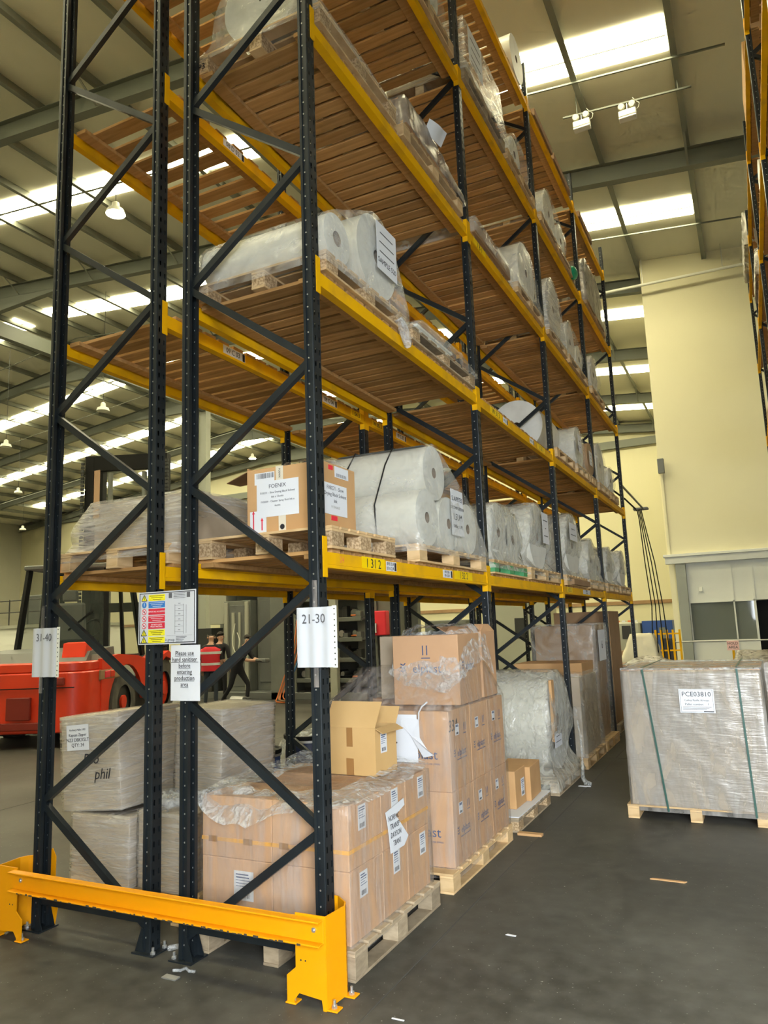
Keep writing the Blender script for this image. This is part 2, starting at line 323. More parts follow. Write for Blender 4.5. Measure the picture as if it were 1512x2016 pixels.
struct(MB().box(2.08, 2.9, 20.3, 20.34, 0, 2.1).build('dark_opening_1', M['black']))  # black sheet set back in the opening, paints the darkness inside it
struct(MB().box(-56, -.14, 41.12, 41.2, 2.55, 2.75).build('trim_3', M['carddark']))
struct(MB().box(-56, -.14, 40.95, 41.2, 11.7, 12.15).build('trim_5', M['rafter']))
s1 = thing('wall_speaker', 'dark box loudspeaker high on the cream inner wall edge', 'speaker', (-.05, 19.86, 6.2)); MB().box(-.09,.09,-.14,.0,-.22,.22).build('cabinet', M['mid'], s1, bevel=.01); MB().box(-.03,.03,0,.04,-.05,.05).build('bracket', M['dark'], s1)
s1 = thing('wall_sensor', 'small cream box on white partition above office glass', 'sensor', (.68, 20.03, 2.5)); MB().box(-.05,.05,-.03,.03,-.07,.07).build('case', M['lampwhite'], s1, bevel=.008); MB().cyl((.03,-.03,-.03),(.03,-.06,-.03),.025,10).build('lens', M['lampwhite'], s1, smooth=40)
pp = thing('sprinkler_pipe', 'long pale pipe running across the top of the cream wall', 'pipe', (0,19.6,0)); MB().cyl((-2.6,0,11.93),(7.5,0,11.75),.045,10).build('pipe_run', M['lampwhite'], pp, smooth=40)
for xx in (-.05, 2.2, 4.5): MB().cyl((xx,0,11.92),(xx,.0,12.7),.01,6).build('hanger', M['zinc'], pp)
# high-bay lamps
def highbay(x, y, z, label, lit):
    t = thing('high_bay_lamp', label, 'lamp', (x,y,z), 0, 'high bay lamps under the roof')
    prof = [(.03,.34),(.09,.30),(.10,.16),(.20,.12),(.24,.0)]
    b = MB(); n = 20
    vs = [(r*math.cos(2*math.pi*k/n), r*math.sin(2*math.pi*k/n), h) for r, h in prof for k in range(n)]
    b.add(vs, [(i*n+k, i*n+(k+1)%n, (i+1)*n+(k+1)%n, (i+1)*n+k) for i in range(len(prof)-1) for k in range(n)]); b.build('housing', M['lampwhite'], t, smooth=40)
    MB().cyl((0,0,.03),(0,0,.05),.215,20).build('lens', M['glow'] if lit else M['lampwhite'], t)
    MB().cyl((0,0,.3),(0,0,roofz(x)-z-.01),.008,6).build('cable', M['dark'], t)
for a in ((-11.41,9.3,12.3,'lit white high bay lamp near the left skylight',1),(-25.41,34,12.6,'small lit high bay lamp above the far cream wall',1),(-36.5,38,12.4,'distant lit high bay lamp beside the truck mast',1),(-18.97,16,10.1,'unlit white high bay lamp hanging left of inner upright',0),(-27.05,18,10.3,'unlit high bay lamp at left edge under yellow skylights',0),(-36.67,26,10.5,'second distant unlit high bay lamp by the left edge',0),(-46.57,34,10.0,'farthest unlit high bay lamp over the left corner',0)): highbay(*a)
def emergency(x, z, label):
    t = thing('emergency_light', label, 'light', (x,11.5,z), 0, 'twin spot emergency lights under the roof')
    t.scale = (.82,.82,.82)
    b = MB().box(-.21,.21,-.11,.11,-.05,.12); b.build('case', M['lampwhite'], t, bevel=.015)
    MB().box(-.21,.21,-.10,.10,-.10,-.05).build('diffuser', M['paper'], t, bevel=.01)
    for sx in (-.13,.13):
        MB().cyl((sx,-.06,.24),(sx,-.16,.20),.085,16,.07).build('spot', M['lampwhite'], t, smooth=40)
        MB().cyl((sx,0,.1),(sx,-.05,.24),.012,6).build('spot_arm', M['zinc'], t)
    MB().tube([(.2,0,.1),(.27,0,.14),(.3,0,.25),(.22,0,.34),(.15,0,.45)],.008,6).build('cable', M['lampwhite'], t, smooth=60)
    MB().cyl((0,0,.12),(0,0,.36),.01,6).build('hanger', M['zinc'], t)
emergency(-.22,12.12,'twin spot emergency light hanging nearer the racking'); emergency(.71,12.02,'twin spot emergency light hanging further from the racking')
MB().bar((-.60,11.5,12.44),(1.95,11.5,12.21),.035,.035).bar((-.3,11.5,12.4),(-.3,11.5,12.9),.015,.015).bar((1.7,11.5,12.22),(1.7,11.5,12.7),.015,.015).build('light_rail', M['rafter'], ce)
# ================================================================== pallet racking
UH = 9.14; UW = .085; UD = .060
LV = [2.0, 3.605, 5.215, 6.82, 8.42]           # underside of the beam connectors
def upright_mesh():
    b = MB(); p = .0745; rows = []; z = .03
    while z < UH-.05: rows.append((z, z+.030)); z += p
    h = UW/2
    zs = [0.0]
    for r in rows: zs += [r[0], r[1]]
    zs.append(UH); ys = [-h+.006,-.0265,-.0145,.0145,.0265,h-.006]
    for i in range(len(zs)-1):
        for j in range(5):
            if i % 2 == 1 and j in (1,3): continue
            off = .0
            b.add([(0,ys[j],zs[i]),(0,ys[j+1],zs[i]),(0,ys[j+1],zs[i+1]),(0,ys[j],zs[i+1])], [(0,1,2,3)])
    for s in (-1, 1):                              # flanges with a recessed groove and an inward lip
        path = [(0,s*(h-.006)),(-.0018,s*(h-.0018)),(-.006,s*h),(-.026,s*h),(-.028,s*(h-.009)),(-.043,s*(h-.009)),(-.045,s*h),(-UD,s*h),(-UD,s*(h-.024)),(-UD+.010,s*(h-.024))]
        for a, c in zip(path[:-1], path[1:]): b.add([(a[0],a[1],0),(c[0],c[1],0),(c[0],c[1],UH),(a[0],a[1],UH)], [(0,1,2,3)])
    me = b.mesh('upright', M['steel'], recalc=False); return me
ME_UP = upright_mesh()
def hole_glint_mesh():  # bright zinc discs stand in for flange holes with light showing through
    b = MB(); z = .08
    while z < UH-.05:
        for s in (-1, 1): b.cyl((-.0355, s*(UW/2-.010), z), (-.0355, s*(UW/2-.0065), z), .0048, 8)
        z += .0745
    return b.mesh('hole_glints', M['zinc'])
ME_HG = hole_glint_mesh()
def plate_mesh():
    b = MB().box(-.11, .045, -.07, .07, 0, .008)
    b.prism([(-.05,.008),(-.105,.008),(-.06,.13),(-.05,.13)], -.047, -.043, 'y').prism([(-.05,.008),(-.105,.008),(-.06,.13),(-.05,.13)], .043, .047, 'y')
    return b.mesh('base_plate', M['steel'])
ME_BP = plate_mesh()
ME_BOLT = MB().cyl((0,0,0),(0,0,.012),.014,6).cyl((0,0,.012),(0,0,.035),.007,8).mesh('anchor_bolt', M['zinc'])
def conn_mesh(s):                                  # connector plate in the YZ plane; s = +1 lies towards +Y of the upright centre
    b = MB(); w = .0405
    ys = [.001, .016, .024, w+.006]; zs = [0,.018,.030,.052,.064,.088,.100,.122,.134,.156,.168,.190,.202,.22]
    for x in (.004, .0005):
        for i in range(len(zs)-1):
            for j in range(3):
                if x > .002 and i % 2 == 1 and j == 1: continue
                b.add([(x,s*ys[j],zs[i]),(x,s*ys[j+1],zs[i]),(x,s*ys[j+1],zs[i+1]),(x,s*ys[j],zs[i+1])], [(0,1,2,3)])
    b.box(-.045, .004, s*(w+.0030), s*(w+.0065), 0, .22)
    b.box(.0005,.004, min(s*.0005,s*.0012), max(s*.0005,s*.0012), 0, .22)
    return b.mesh('connector', M['yellow'], recalc=False)
ME_CN = {1: conn_mesh(1), -1: conn_mesh(-1)}
BEAMS = {}
def beam_mesh(length):
    k = round(length, 3)
    if k not in BEAMS:
        prof = [(-.003,.138),(-.003,.074),(.003,.070),(.003,.052),(-.050,.052),(-.050,.100),(-.042,.104),(-.042,.138)]
        BEAMS[k] = MB().prism(prof, 0, length, 'y').mesh('beam', M['yellow'], bevel=0)
    return BEAMS[k]
BR = {}
def brace_mesh(dx, dz):
    k = (round(dx,3), round(dz,3))
    if k not in BR:
        p = Vector((-dx/2,0,-dz/2)); q = Vector((dx/2,0,dz/2)); d = (q-p).normalized(); n = Vector((-d.z,0,d.x))
        b = MB()
        for (u0,u1,y0,y1) in ((-.021,.021,-.017,-.014),(-.021,-.018,-.014,.017),(.018,.021,-.014,.017)):
            vs = [e + n*u + Vector((0,y,0)) for e in (p,q) for u,y in ((u0,y0),(u1,y0),(u1,y1),(u0,y1))]
            b.add(vs, [(0,1,2,3),(7,6,5,4),(0,4,5,1),(1,5,6,2),(2,6,7,3),(3,7,4,0)])
        BR[k] = b.mesh('brace', M['steel'])
    return BR[k]
def rack(label, xo, s, depth, ys, levels, zmax=9.2, zmin_br=0):
    # xo = X of the aisle face, s = side it faces (+1 or -1)
    t = thing('pallet_rack', label, 'pallet rack', (xo - s*depth/2, ys[0], 0), 0, 'pallet racking')
    O = Vector(t.location)
    def put(n, me, x, y, z, rz=0, par=t, base=O):
        o = place(n, me, par, Vector((x,y,z))-base, (0,0,rz)); return o
    for y in ys:
        for face, sg in ((xo, s), (xo - s*depth, -s)):
            rz = 0 if sg > 0 else math.pi
            u = put('upright', ME_UP, face, y, 0, rz)
            rv = place('hole_glints', ME_HG, u); rv['kind'] = 'stuff'
            b = place('base_plate', ME_BP, u)
            place('anchor_bolt', ME_BOLT, u, (.025, .045, .008)); place('anchor_bolt', ME_BOLT, u, (.025, -.045, .008))
        xa = xo - s*.030; xb = xo - s*(depth-.030); z = .73; k = 0; zr = .11
        hz = brace_mesh(xa-xb, 0); put('brace', hz, (xa+xb)/2, y-.006, .165)
        while z < UH-.3:
            if zr >= 0: put('brace', brace_mesh(xa-xb, z-zr), (xa+xb)/2, y-.004, (z+zr)/2)
            zn = zr + 1.24
            if zn < UH: put('brace', brace_mesh(xa-xb, z-zn), (xa+xb)/2, y-.004, (z+zn)/2)
            z += 1.24; zr = zn
    for a, c in zip(ys[:-1], ys[1:]):
        for lz in levels:
            for face, sg in ((xo, s), (xo - s*depth, -s)):
                ln = (c-a) - UW - .006
                if sg > 0: bo = put('beam', beam_mesh(ln), face, a+UW/2+.003, lz)
                else: bo = put('beam', beam_mesh(ln), face, c-UW/2-.003, lz, math.pi)
                # in the beam's own frame the near end is at y=0, the far end at y=ln
                place('connector', ME_CN[1], bo, (0, -UW/2-.003, 0)); place('connector', ME_CN[-1], bo, (0, ln+UW/2+.003, 0))
                rackbeams[(label[:6], round(a,2), lz, sg)] = bo
    return t
rackbeams = {}
YS = [.0425, 2.80, 5.60, 8.40, 11.20]
RK1 = rack('aisle-side row of tall grey racking with yellow beams beside the concrete aisle', 0.0, 1, .935, YS, LV)
RK2 = rack('rear row of tall grey racking with yellow beams backing onto the aisle row', -2.09, -1, .955, YS, LV)
RK3 = rack('opposite tall racking with yellow beams at the right edge of the aisle', 2.61, -1, .935, [2.80, 5.60, 8.40, 11.20, 14.0], LV)
# ------------------------------------------------------------------ slatted timber decks
SLM = {}
LW = ['lowest','second','third','fourth','top']; BW = ['nearest','second','third','farthest','fifth']
def deck(x0, x1, y0, y1, lz, label, pitch=.128, wid=.098, drop=()):
    z = lz + .139; ln = x1-x0
    t = thing('timber_deck', label, 'shelf deck', ((x0+x1)/2, y0, z), 0, 'slatted timber shelf decks')
    k = (round(ln,3), wid)
    if k not in SLM: SLM[k] = MB().box(-ln/2, ln/2, -wid/2, wid/2, 0, .022).mesh('slat', M['slat'], bevel=.002)
    n = int((y1-y0-.02)/pitch); off = ((y1-y0) - (n-1)*pitch)/2
    for i in range(n):
        if i in drop: continue
        o = place('slat', SLM[k], t, (random.uniform(-.004,.004), off+i*pitch+random.uniform(-.006,.006), 0), (0,0,random.uniform(-.004,.004)))
    kl = ('ledger', round(y1-y0,3))
    if kl not in SLM: SLM[kl] = MB().box(-.045,.045,0,y1-y0-.02,-.030,-.0005).mesh('ledger', M['slat'], bevel=.002)
    for xx in (-ln/2+.105, ln/2-.105): place('ledger', SLM[kl], t, (xx, .01, 0))
    return t
for bi in range(4):
    for li, lz in enumerate(LV):
        a, c = YS[bi]+.05, YS[bi+1]-.05
        deck(-.93, -.005, a, c, lz, 'slatted timber deck on the %s level, %s bay of the aisle row' % (LW[li], BW[bi]), .128 if li < 2 else .140, .094 if li < 2 else .108)
        if li < 4: deck(-2.085, -1.14, a, c, lz, 'slatted timber deck on the %s level, %s bay of the rear row' % (LW[li], BW[bi]), .150 if li < 2 else .195, .115 if li < 2 else .125)
for bi, (a, c) in enumerate(((2.85,5.55),(5.65,8.35),(8.45,11.15),(11.25,13.95))):
    for li in (1,2,3,4): deck(2.615, 3.54, a, c, LV[li], 'slatted timber deck on the %s level, %s bay of the right-hand rack' % (LW[li], BW[bi]), .15, .12)
# ------------------------------------------------------------------ beam markers
def beam_label(row, bay, lz, sg, yw, w, h, s, bg, ink, size, z=.103):
    key = (row, round(YS[bay],2), lz, sg); bo = rackbeams[key]
    if sg > 0: ly = yw - (YS[bay]+UW/2+.003)
    else: ly = (YS[bay+1]-UW/2-.003) - yw
    p = MB().box(-.0022,-.0016,-w/2,w/2,-h/2,h/2).build('marker_plate', bg, bo, loc=(0, ly, z))
    rot = FX; lx = -.0012
    if bg is M['paper']: MB().box(-.0017,-.0013,w/2-.030,w/2-.004,-h/2+.004,h/2-.004).build('marker_arrow', M['ink'], bo, loc=(0, ly, z))
    for i, ln in enumerate(s.split('\n')):
        n = len(s.split('\n')); zz = (n-1)/2*size*.95 - i*size*.95
        text(ln, size, ink, bo, (lx, ly-(.014 if bg is M['paper'] else 0), z+zz), rot, sx=.88 if bg is M['paper'] else 1.0)
    return p
R1 = 'aisle-'; R2 = 'rear r'
beam_label(R1, 0, LV[0], 1, .64, .30, .078, '1 31 2', M['marker'], M['ink'], .078)
beam_label(R1, 0, LV[0], 1, .885, .15, .060, '09 B 21A\n07 A 21A', M['paper'], M['ink'], .030)
beam_label(R1, 0, LV[0], 1, 1.85, .19, .058, '09 B 22A\n09 A 22A', M['paper'], M['ink'], .028)
beam_label(R1, 0, LV[0], 1, 2.19, .40, .070, '1 32 2', M['marker'], M['ink'], .075)
text('24', .05, M['orange'], rackbeams[(R1,.04,LV[0],1)], (-.0025,.17,.104), FX)
beam_label(R1, 1, LV[2], 1, 3.12, .36, .072, '1 B 1', M['marker'], M['ink'], .075)
beam_label(R1, 1, LV[1], 1, 3.32, .36, .072, 'W 31 3', M['marker'], M['ink'], .075)
beam_label(R1, 1, LV[1], 1, 3.62, .16, .058, '09 C 22', M['paper'], M['ink'], .03)
beam_label(R1, 1, LV[1], 1, 4.6, .18, .058, '09 C 23', M['paper'], M['ink'], .03)
beam_label(R1, 1, LV[1], 1, 5.0, .36, .072, '1 32 3', M['marker'], M['ink'], .07)
beam_label(R1, 2, LV[0], 1, 5.95, .30, .07, '1 33 2', M['marker'], M['ink'], .07)
beam_label(R1, 2, LV[0], 1, 7.0, .5, .06, '09 B 24A\n09 A 24A', M['paper'], M['ink'], .03)
beam_label(R2, 0, LV[2], 1, .784, .25, .062, '08 D 02', M['paper'], M['ink'], .055)
beam_label(R2, 0, LV[1], 1, .776, .25, .062, '09 C 03', M['paper'], M['ink'], .055)
beam_label(R2, 0, LV[1], 1, 2.12, .25, .062, '09 C 04', M['paper'], M['ink'], .055)
beam_label(R2, 0, LV[1], 1, 2.60, .20, .062, '1 04 3', M['marker'], M['ink'], .06)
beam_label(R2, 1, LV[1], 1, 3.05, .24, .062, 'W 05 3', M['marker'], M['ink'], .06)
beam_label(R2, 1, LV[1], 1, 3.60, .25, .062, '09 C 05', M['paper'], M['ink'], .055)
beam_label(R2, 0, LV[0], 1, .77, .28, .05, '1 25 2', M['marker'], M['ink'], .06, z=.08)
beam_label(R2, 0, LV[0], 1, 2.1, .28, .05, '1 00 2', M['marker'], M['ink'], .06, z=.08)
# ================================================================== end barrier
def guard():
    t = thing('rack_end_barrier', 'orange-yellow steel end barrier bolted to the floor around the rack feet', 'barrier', (-1.0,-.16,0))
    O = Vector(t.location)
    path = [(-.075,-.16),(.09,-.16),(.105,-.005),(.085,.04),(.01,.10),(-.07,.112)]
    for side in (1, -1):
        P = [Vector((x if side > 0 else -2.09 - x, y, 0)) - O for x, y in path]
        def seg(a, c, z0=.012, z1=.405, z0b=None):
            d = (c-a).normalized(); n = Vector((-d.y, d.x, 0))*.003
            b = MB(); vs = [a-n, c-n, c+n, a+n]
            zb = z0 if z0b is None else z0b
            b.add([(v.x,v.y,zz) for zz, q in ((0,0),(1,1)) for v, zz in zip(vs, [(z0,zb,zb,z0),(z1,z1,z1,z1)][q])], [(0,3,2,1),(4,5,6,7),(0,1,5,4),(1,2,6,5),(2,3,7,6),(3,0,4,7)]); return b
        # front plate with the cut-out for the base plate
        sx = side
        def fx(x): return (x if sx > 0 else -2.09 - x) - O.x
        poly = [(.09,.405),(-.075,.405),(-.075,.165),(-.125,.125),(-.125,.006),(-.085,.006),(-.085,.022),(-.058,.055),(.065,.045),(.072,.0),(.09,.0)]
        pts = [(fx(x), z) for x, z in poly]
        MB().prism(pts, -.003, .003, 'y').build('front_plate', M['guard'], t)
        for i in (1, 2, 3): seg(P[i], P[i+1], .008).build('side_plate', M['guard'], t)
        bp = [(fx(x), z) for x, z in [(.01,.405),(-.055,.445) if side < 0 else (-.055,.405),(-.085,.40),(-.085,.15),(-.115,.12),(-.09,0),(-.05,0),(-.045,.05),(.01,.05)]]
        MB().prism(bp, P[4].y-.003, P[4].y+.003, 'y').build('back_plate', M['guard'], t)
        for (x, y) in ((.115,-.135),(.125,.01),(-.105,-.19 if False else -.14)):
            MB().box(fx(x)-.030, fx(x)+.030, y-O.y-.028, y-O.y+.028, .001, .009).build('foot', M['guard'], t, bevel=.003)
            place('anchor_bolt', ME_BOLT, t, (fx(x), y-O.y, .009))
        for x in (-.045, -.02): MB().cyl((fx(x),-.0045,.20),(fx(x),-.0025,.20),.004,8).build('bolt_hole', M['dark'], t)
    r = MB().box(-2.035,.085,-.171,-.165,.286,.396).box(-2.035,.085,-.215,-.171,.388,.396).box(-2.035,.085,-.215,-.171,.286,.294)
    rail = r.build('rail', M['guard'], t, bevel=.002, loc=-O)
    for x in (-1.97, .035): MB().cyl((x,-.177,.345),(x,-.171,.345),.012,6).cyl((x,-.182,.345),(x,-.177,.345),.006,8).build('rail_bolt', M['zinc'], rail)
    b = MB(); random.seed(3)
    x = -1.95
    while x < .0:
        w_ = random.uniform(.006,.030)
        if random.random() < .62: b.box(x, x+w_, -.2162, -.2146, .2848, .2855+random.uniform(.003,.010))
        x += w_ + random.uniform(.0,.03)
    c = b.build('chipped_edge', M['chip'], rail); c['kind'] = 'stuff'
guard()
# ================================================================== notices on the uprights
def sheet(b, x0, x1, z0, z1, y, bow=.006, n=10, skew=0.0, k=2.0):
    vs = []
    for i in range(n+1):
        u = i/n; yy = y - bow*math.sin(k*math.pi*u)
        vs += [(x0+(x1-x0)*u, yy, z0), (x0+(x1-x0)*u+skew, yy, z1), (x0+(x1-x0)*u, yy+.0012, z0), (x0+(x1-x0)*u+skew, yy+.0012, z1)]
    fs = []
    for i in range(n):
        a = i*4; fs += [(a,a+4,a+5,a+1),(a+2,a+3,a+7,a+6),(a+1,a+5,a+7,a+3),(a,a+2,a+6,a+4)]
    fs += [(0,1,3,2),(n*4,n*4+2,n*4+3,n*4+1)]
    return b.add(vs, fs)
def sleeve(label, xc, z0, z1, s, upx):
    t = thing('sign_sleeve', label, 'sign', (xc, -.016, z0), 0, 'row number signs')
    b = sheet(MB(), -.118, .095, 0, z1-z0, 0, .004, 24, k=5.0); b.build('paper', M['papers'], t, smooth=60)
    p = sheet(MB(), .095, .122, -.002, z1-z0+.004, .002, 0.0, 2).build('binder_strip', M['lampwhite'], t)
    for i in range(11):
        zz = .012 + i*(z1-z0-.024)/10; MB().cyl((.109,.0005,zz),(.109,-.0008,zz),.0038,8).build('punched_hole', M['dark'], p)
    text(s, .068, M['inkgrey'], t, (-.012,-.0062,(z1-z0)*.80), FY, 'row_number', sx=.9)
    MB().box(upx-.02, upx+.008, .0, .004, z1-z0-.004, z1-z0+.14).build('clear_tape', M['filmthin'], t); MB().box(upx-.02, upx+.008, .0, .004, -.1, .004).build('clear_tape', M['filmthin'], t)
sleeve('white sheet reading 21-30 taped to the aisle-side upright', -.012, 1.535, 1.842, '21-30', .0)
sleeve('white sheet reading 31-40 taped to the outermost left upright', -2.02, 1.495, 1.80, '31-40', -.03)
t = thing('paper_notice', 'white paper notice asking to use hand sanitiser before entering', 'sign', (-.885,-.012,1.36))
sheet(MB(), -.105, .105, 0, .308, 0, .004, 12, k=1.2).build('paper', M['paper'], t, smooth=60)
for i, ln in enumerate(('Please use','hand sanitiser','before','entering','production','area')):
    zz = .262 - i*.0345; text(ln, .037, M['ink'], t, (0,-.0062,zz), FY, sx=.88)
    w_ = len(ln)*.0140*.5; MB().box(-w_,w_,-.0062,-.0056,zz-.0165,zz-.0145).build('underline', M['ink'], t)
t = thing('safety_notice_board', 'white safety notice board with coloured bars and rack diagram', 'sign', (-1.02,-.018,1.676))
MB().box(-.216,.216,0,.004,0,.305).build('panel', M['papers'], t, bevel=.001)
bd = MB()
for (x0,x1,z0,z1) in ((-.208,.208,.0068,.0112),(-.208,.208,.2938,.2982),(-.208,-.2036,.0068,.2982),(.2036,.208,.0068,.2982)): bd.box(x0,x1,-.0006,0,z0,z1)
bd.build('border', M['ink'], t)
cols = ['signyel','signblue','signred','signred','signred','signyel','signyel']
words = ['','','REPORT ALL ACCIDENTS','','DO NOT CLIMB\nPALLET RACKING','','']
for i, c in enumerate(cols):
    zc = .270 - i*.0405
    bn = MB().box(-.138,-.012,-.0008,0,zc-.0175,zc+.0175).build('banner', M[c], t)
    ink = M['ink'] if c == 'signyel' else M['paper']
    if words[i]:
        L_ = words[i].split('\n')
        for j, q in enumerate(L_): text(q, .0115 if len(L_) < 3 else .0085, ink, t, (-.075,-.0012,zc+((len(L_)-1)/2-j)*.0115), FY)
    else:
        for j in range(3): MB().box(-.13+.012*j,-.02-.01*j,-.0012,-.0008,zc+.009-j*.010,zc+.0115-j*.010).build('text_line', ink, bn)
    ic = MB()
    if c == 'signyel':
        ic.prism([(-.192,zc-.016),(-.150,zc-.016),(-.171,zc+.018)], -.0008, 0, 'y'); ic.build('warning_triangle', M['signyel'], t)
        e = MB()
        for a, q in (((-.192,zc-.016),(-.150,zc-.016)),((-.150,zc-.016),(-.171,zc+.018)),((-.171,zc+.018),(-.192,zc-.016))): e.bar((a[0],-.001,a[1]),(q[0],-.001,q[1]),.0006,.004,(0,1,0) if False else (0,0,1))
        e.build('triangle_outline', M['ink'], t); MB().box(-.173,-.169,-.0014,-.0008,zc-.011,zc+.007).build('warning_mark', M['ink'], t)
    else:
        MB().cyl((-.171,0,zc),(-.171,-.0008,zc),.0175,20).build('sign_disc', M[c], t)
        if c == 'signred':
            MB().cyl((-.171,-.0008,zc),(-.171,-.0012,zc),.0130,20).build('sign_disc_inner', M['paper'], t)
            MB().bar((-.181,-.0015,zc+.010),(-.161,-.0015,zc-.010),.0006,.004).build('prohibition_bar', M['signred'], t)
            MB().cyl((-.171,-.0012,zc),(-.171,-.0014,zc),.006,10).build('pictogram', M['ink'], t)
        else: MB().box(-.173,-.169,-.0014,-.0008,zc-.003,zc+.011).box(-.173,-.169,-.0014,-.0008,zc-.010,zc-.006).build('mandatory_mark', M['paper'], t)
g = MB()
for i in range(6): g.box(.062,.128,-.0008,0,.068+i*.030,.0695+i*.030)
for xx in (.062,.1265): g.box(xx,xx+.0015,-.0008,0,.055,.225)
g.box(.145,.1462,-.0008,0,.06,.22).build('rack_diagram', M['inkgrey'], t)
for i in range(6): MB().box(.087,.103,-.0008,0,.078+i*.030,.081+i*.030).build('load_figure', M['inkgrey'], t)
for xx in (.016,.150): MB().box(xx,xx+.024,-.0008,0,.262,.292).build('stamp_block', M['inkgrey'], t)
for i in range(4): MB().box(.052,.140,-.0008,0,.286-.009*i,.2885-.009*i).build('heading_line', M['inkgrey'], t)
MB().box(.0,.19,-.0008,0,.0475,.0483).build('rule_line', M['inkgrey'], t)
for i in range(4): MB().box(.072,.150-.01*i,-.0008,0,.040-.0085*i,.0425-.0085*i).build('footer_line', M['ink'], t)
text('k group', .022, M['inkgrey'], t, (.028,-.001,.024), FY)
# ================================================================== goods: builders
CACHE = {}
def boxmesh(name, sx, sy, sz, m, bevel=.002):
    k = (name, round(sx,3), round(sy,3), round(sz,3), m.name)
    if k not in CACHE: CACHE[k] = MB().box(-sx/2,sx/2,-sy/2,sy/2,0,sz).mesh(name, m, bevel=bevel)
    return CACHE[k]
DZ = [z + .1595 for z in LV]                       # deck surfaces
def pallet(label, x0, x1, y0, y1, z, h=.135, wood='pine', block='block', rz=0.0, ends=None, boards=8):
    sx = x1-x0; sy = y1-y0; W = M[wood]
    t = thing('wooden_pallet', label, 'pallet', ((x0+x1)/2,(y0+y1)/2,z), rz, 'wooden pallets')
    th = .015; bh = h-3*th
    bw = min(.115, sy/boards*.78)
    for i in range(boards): place('top_board', boxmesh('top_board', sx, bw, th, W), t, (0, -sy/2+bw/2+i*(sy-bw)/(boards-1), h-th))
    for xx in (-sx/2+.05, 0, sx/2-.05):
        place('stringer', boxmesh('stringer', .095, sy, th, W), t, (xx, 0, h-2*th))
        place('bottom_board', boxmesh('bottom_board', .095, sy, th, W), t, (xx, 0, 0))
        for yy in (-sy/2+.07, 0, sy/2-.07):
            place('block', boxmesh('block', .095, .135, bh, M[ends] if (ends and xx > 0) else M[block]), t, (xx, yy, th))
    return t
def stick_label(par, x, y, z, face, w=.09, h=.14, lines=5, m='paper', name='shipping_label'):
    """flat label on the +X face ('x') or the -Y face ('y') of a thing, in that thing's frame"""
    e = .0012
    p = (MB().box(0,e,-w/2,w/2,-h/2,h/2) if face == 'x' else MB().box(-w/2,w/2,-e,0,-h/2,h/2)).build(name, M[m], par, loc=(x,y,z))
    for i in range(lines):
        a = -w*.40; c = w*random.uniform(.12,.40); zz = h*.38 - i*h*.10; q = .006 if i < 2 else .003
        (MB().box(e,e+.0006,a,c,zz-q/2,zz+q/2) if face == 'x' else MB().box(a,c,-e-.0006,-e,zz-q/2,zz+q/2)).build('print_line', M['inkblue'], p)
    b = MB()
    for i in range(12):
        u = -w*.33 + i*w*.055; ww = w*random.choice((.012,.02,.03))
        if face == 'x': b.box(e,e+.0006,u,u+ww,-h*.42,-h*.24)
        else: b.box(u,u+ww,-e-.0006,-e,-h*.42,-h*.24)
    q = b.build('barcode', M['ink'], p); q['kind'] = 'stuff'
    return p
def carton(label, x0, x1, y0, y1, z0, z1, m='card', group=None, tape=None, rz=0.0, seam=True, tapez=None):
    sx, sy, sz = x1-x0, y1-y0, z1-z0
    t = thing('carton', label, 'box', ((x0+x1)/2,(y0+y1)/2,z0), rz, group)
    place('carton_body', boxmesh('carton_body', sx, sy, sz, M[m], .004), t)
    if tape:
        MB().box(-sx/2-.0008,sx/2+.0008,-.025,.025,sz-.06,sz+.0008).build('tape', M[tape], t) if tapez is None else MB().box(-sx/2-.001,sx/2+.001,-sy/2-.001,sy/2+.001,tapez-.018,tapez+.018).build('tape', M[tape], t)
    return t
def hull(pts, sub=.09, amp=.010, seed=0, waist=0.0, wz=None, ridge=0.0, opentop=False):
    bm = bmesh.new()
    for p in pts: bm.verts.new(p)
    r = bmesh.ops.convex_hull(bm, input=list(bm.verts))
    bmesh.ops.delete(bm, geom=[g for g in r['geom_interior'] if isinstance(g, bmesh.types.BMVert)], context='VERTS')
    bm.verts.ensure_lookup_table()
    loose = [v for v in bm.verts if not v.link_faces]
    if loose: bmesh.ops.delete(bm, geom=loose, context='VERTS')
    for it in range(6):
        ed = [e for e in bm.edges if e.calc_length() > sub]
        if not ed: break
        bmesh.ops.subdivide_edges(bm, edges=ed, cuts=1, use_grid_fill=True)
        bmesh.ops.triangulate(bm, faces=[f for f in bm.faces if len(f.verts) > 3])
    bmesh.ops.recalc_face_normals(bm, faces=bm.faces); bm.normal_update()
    zs = [v.co.z for v in bm.verts]; z0, z1 = min(zs), max(zs); c = sum((v.co for v in bm.verts), Vector())/len(bm.verts)
    off = Vector((seed*3.1, seed*1.7, seed*.9)); mv = {}
    for v in bm.verts:
        t = (v.co.z-z0)/max(1e-6, z1-z0); d = Vector((0,0,0))
        if waist:
            s = waist*math.exp(-((t-.26)/.17)**2)
            d += Vector((c.x-v.co.x, c.y-v.co.y, 0))*s
        n = noise.noise(v.co*7+off)*.6 + noise.noise(v.co*19+off)*.4
        mv[v] = d + v.normal*(n*amp + amp*.6) + Vector((0,0,-abs(noise.noise(v.co*11-off))*ridge))
    for v, d in mv.items():
        v.co += d
        if v.co.z < z0: v.co.z = z0
    dl = [f for f in bm.faces if f.normal.z < -.75 and f.calc_center_median().z < z0 + .04]
    bmesh.ops.delete(bm, geom=dl, context='FACES')
    return bm
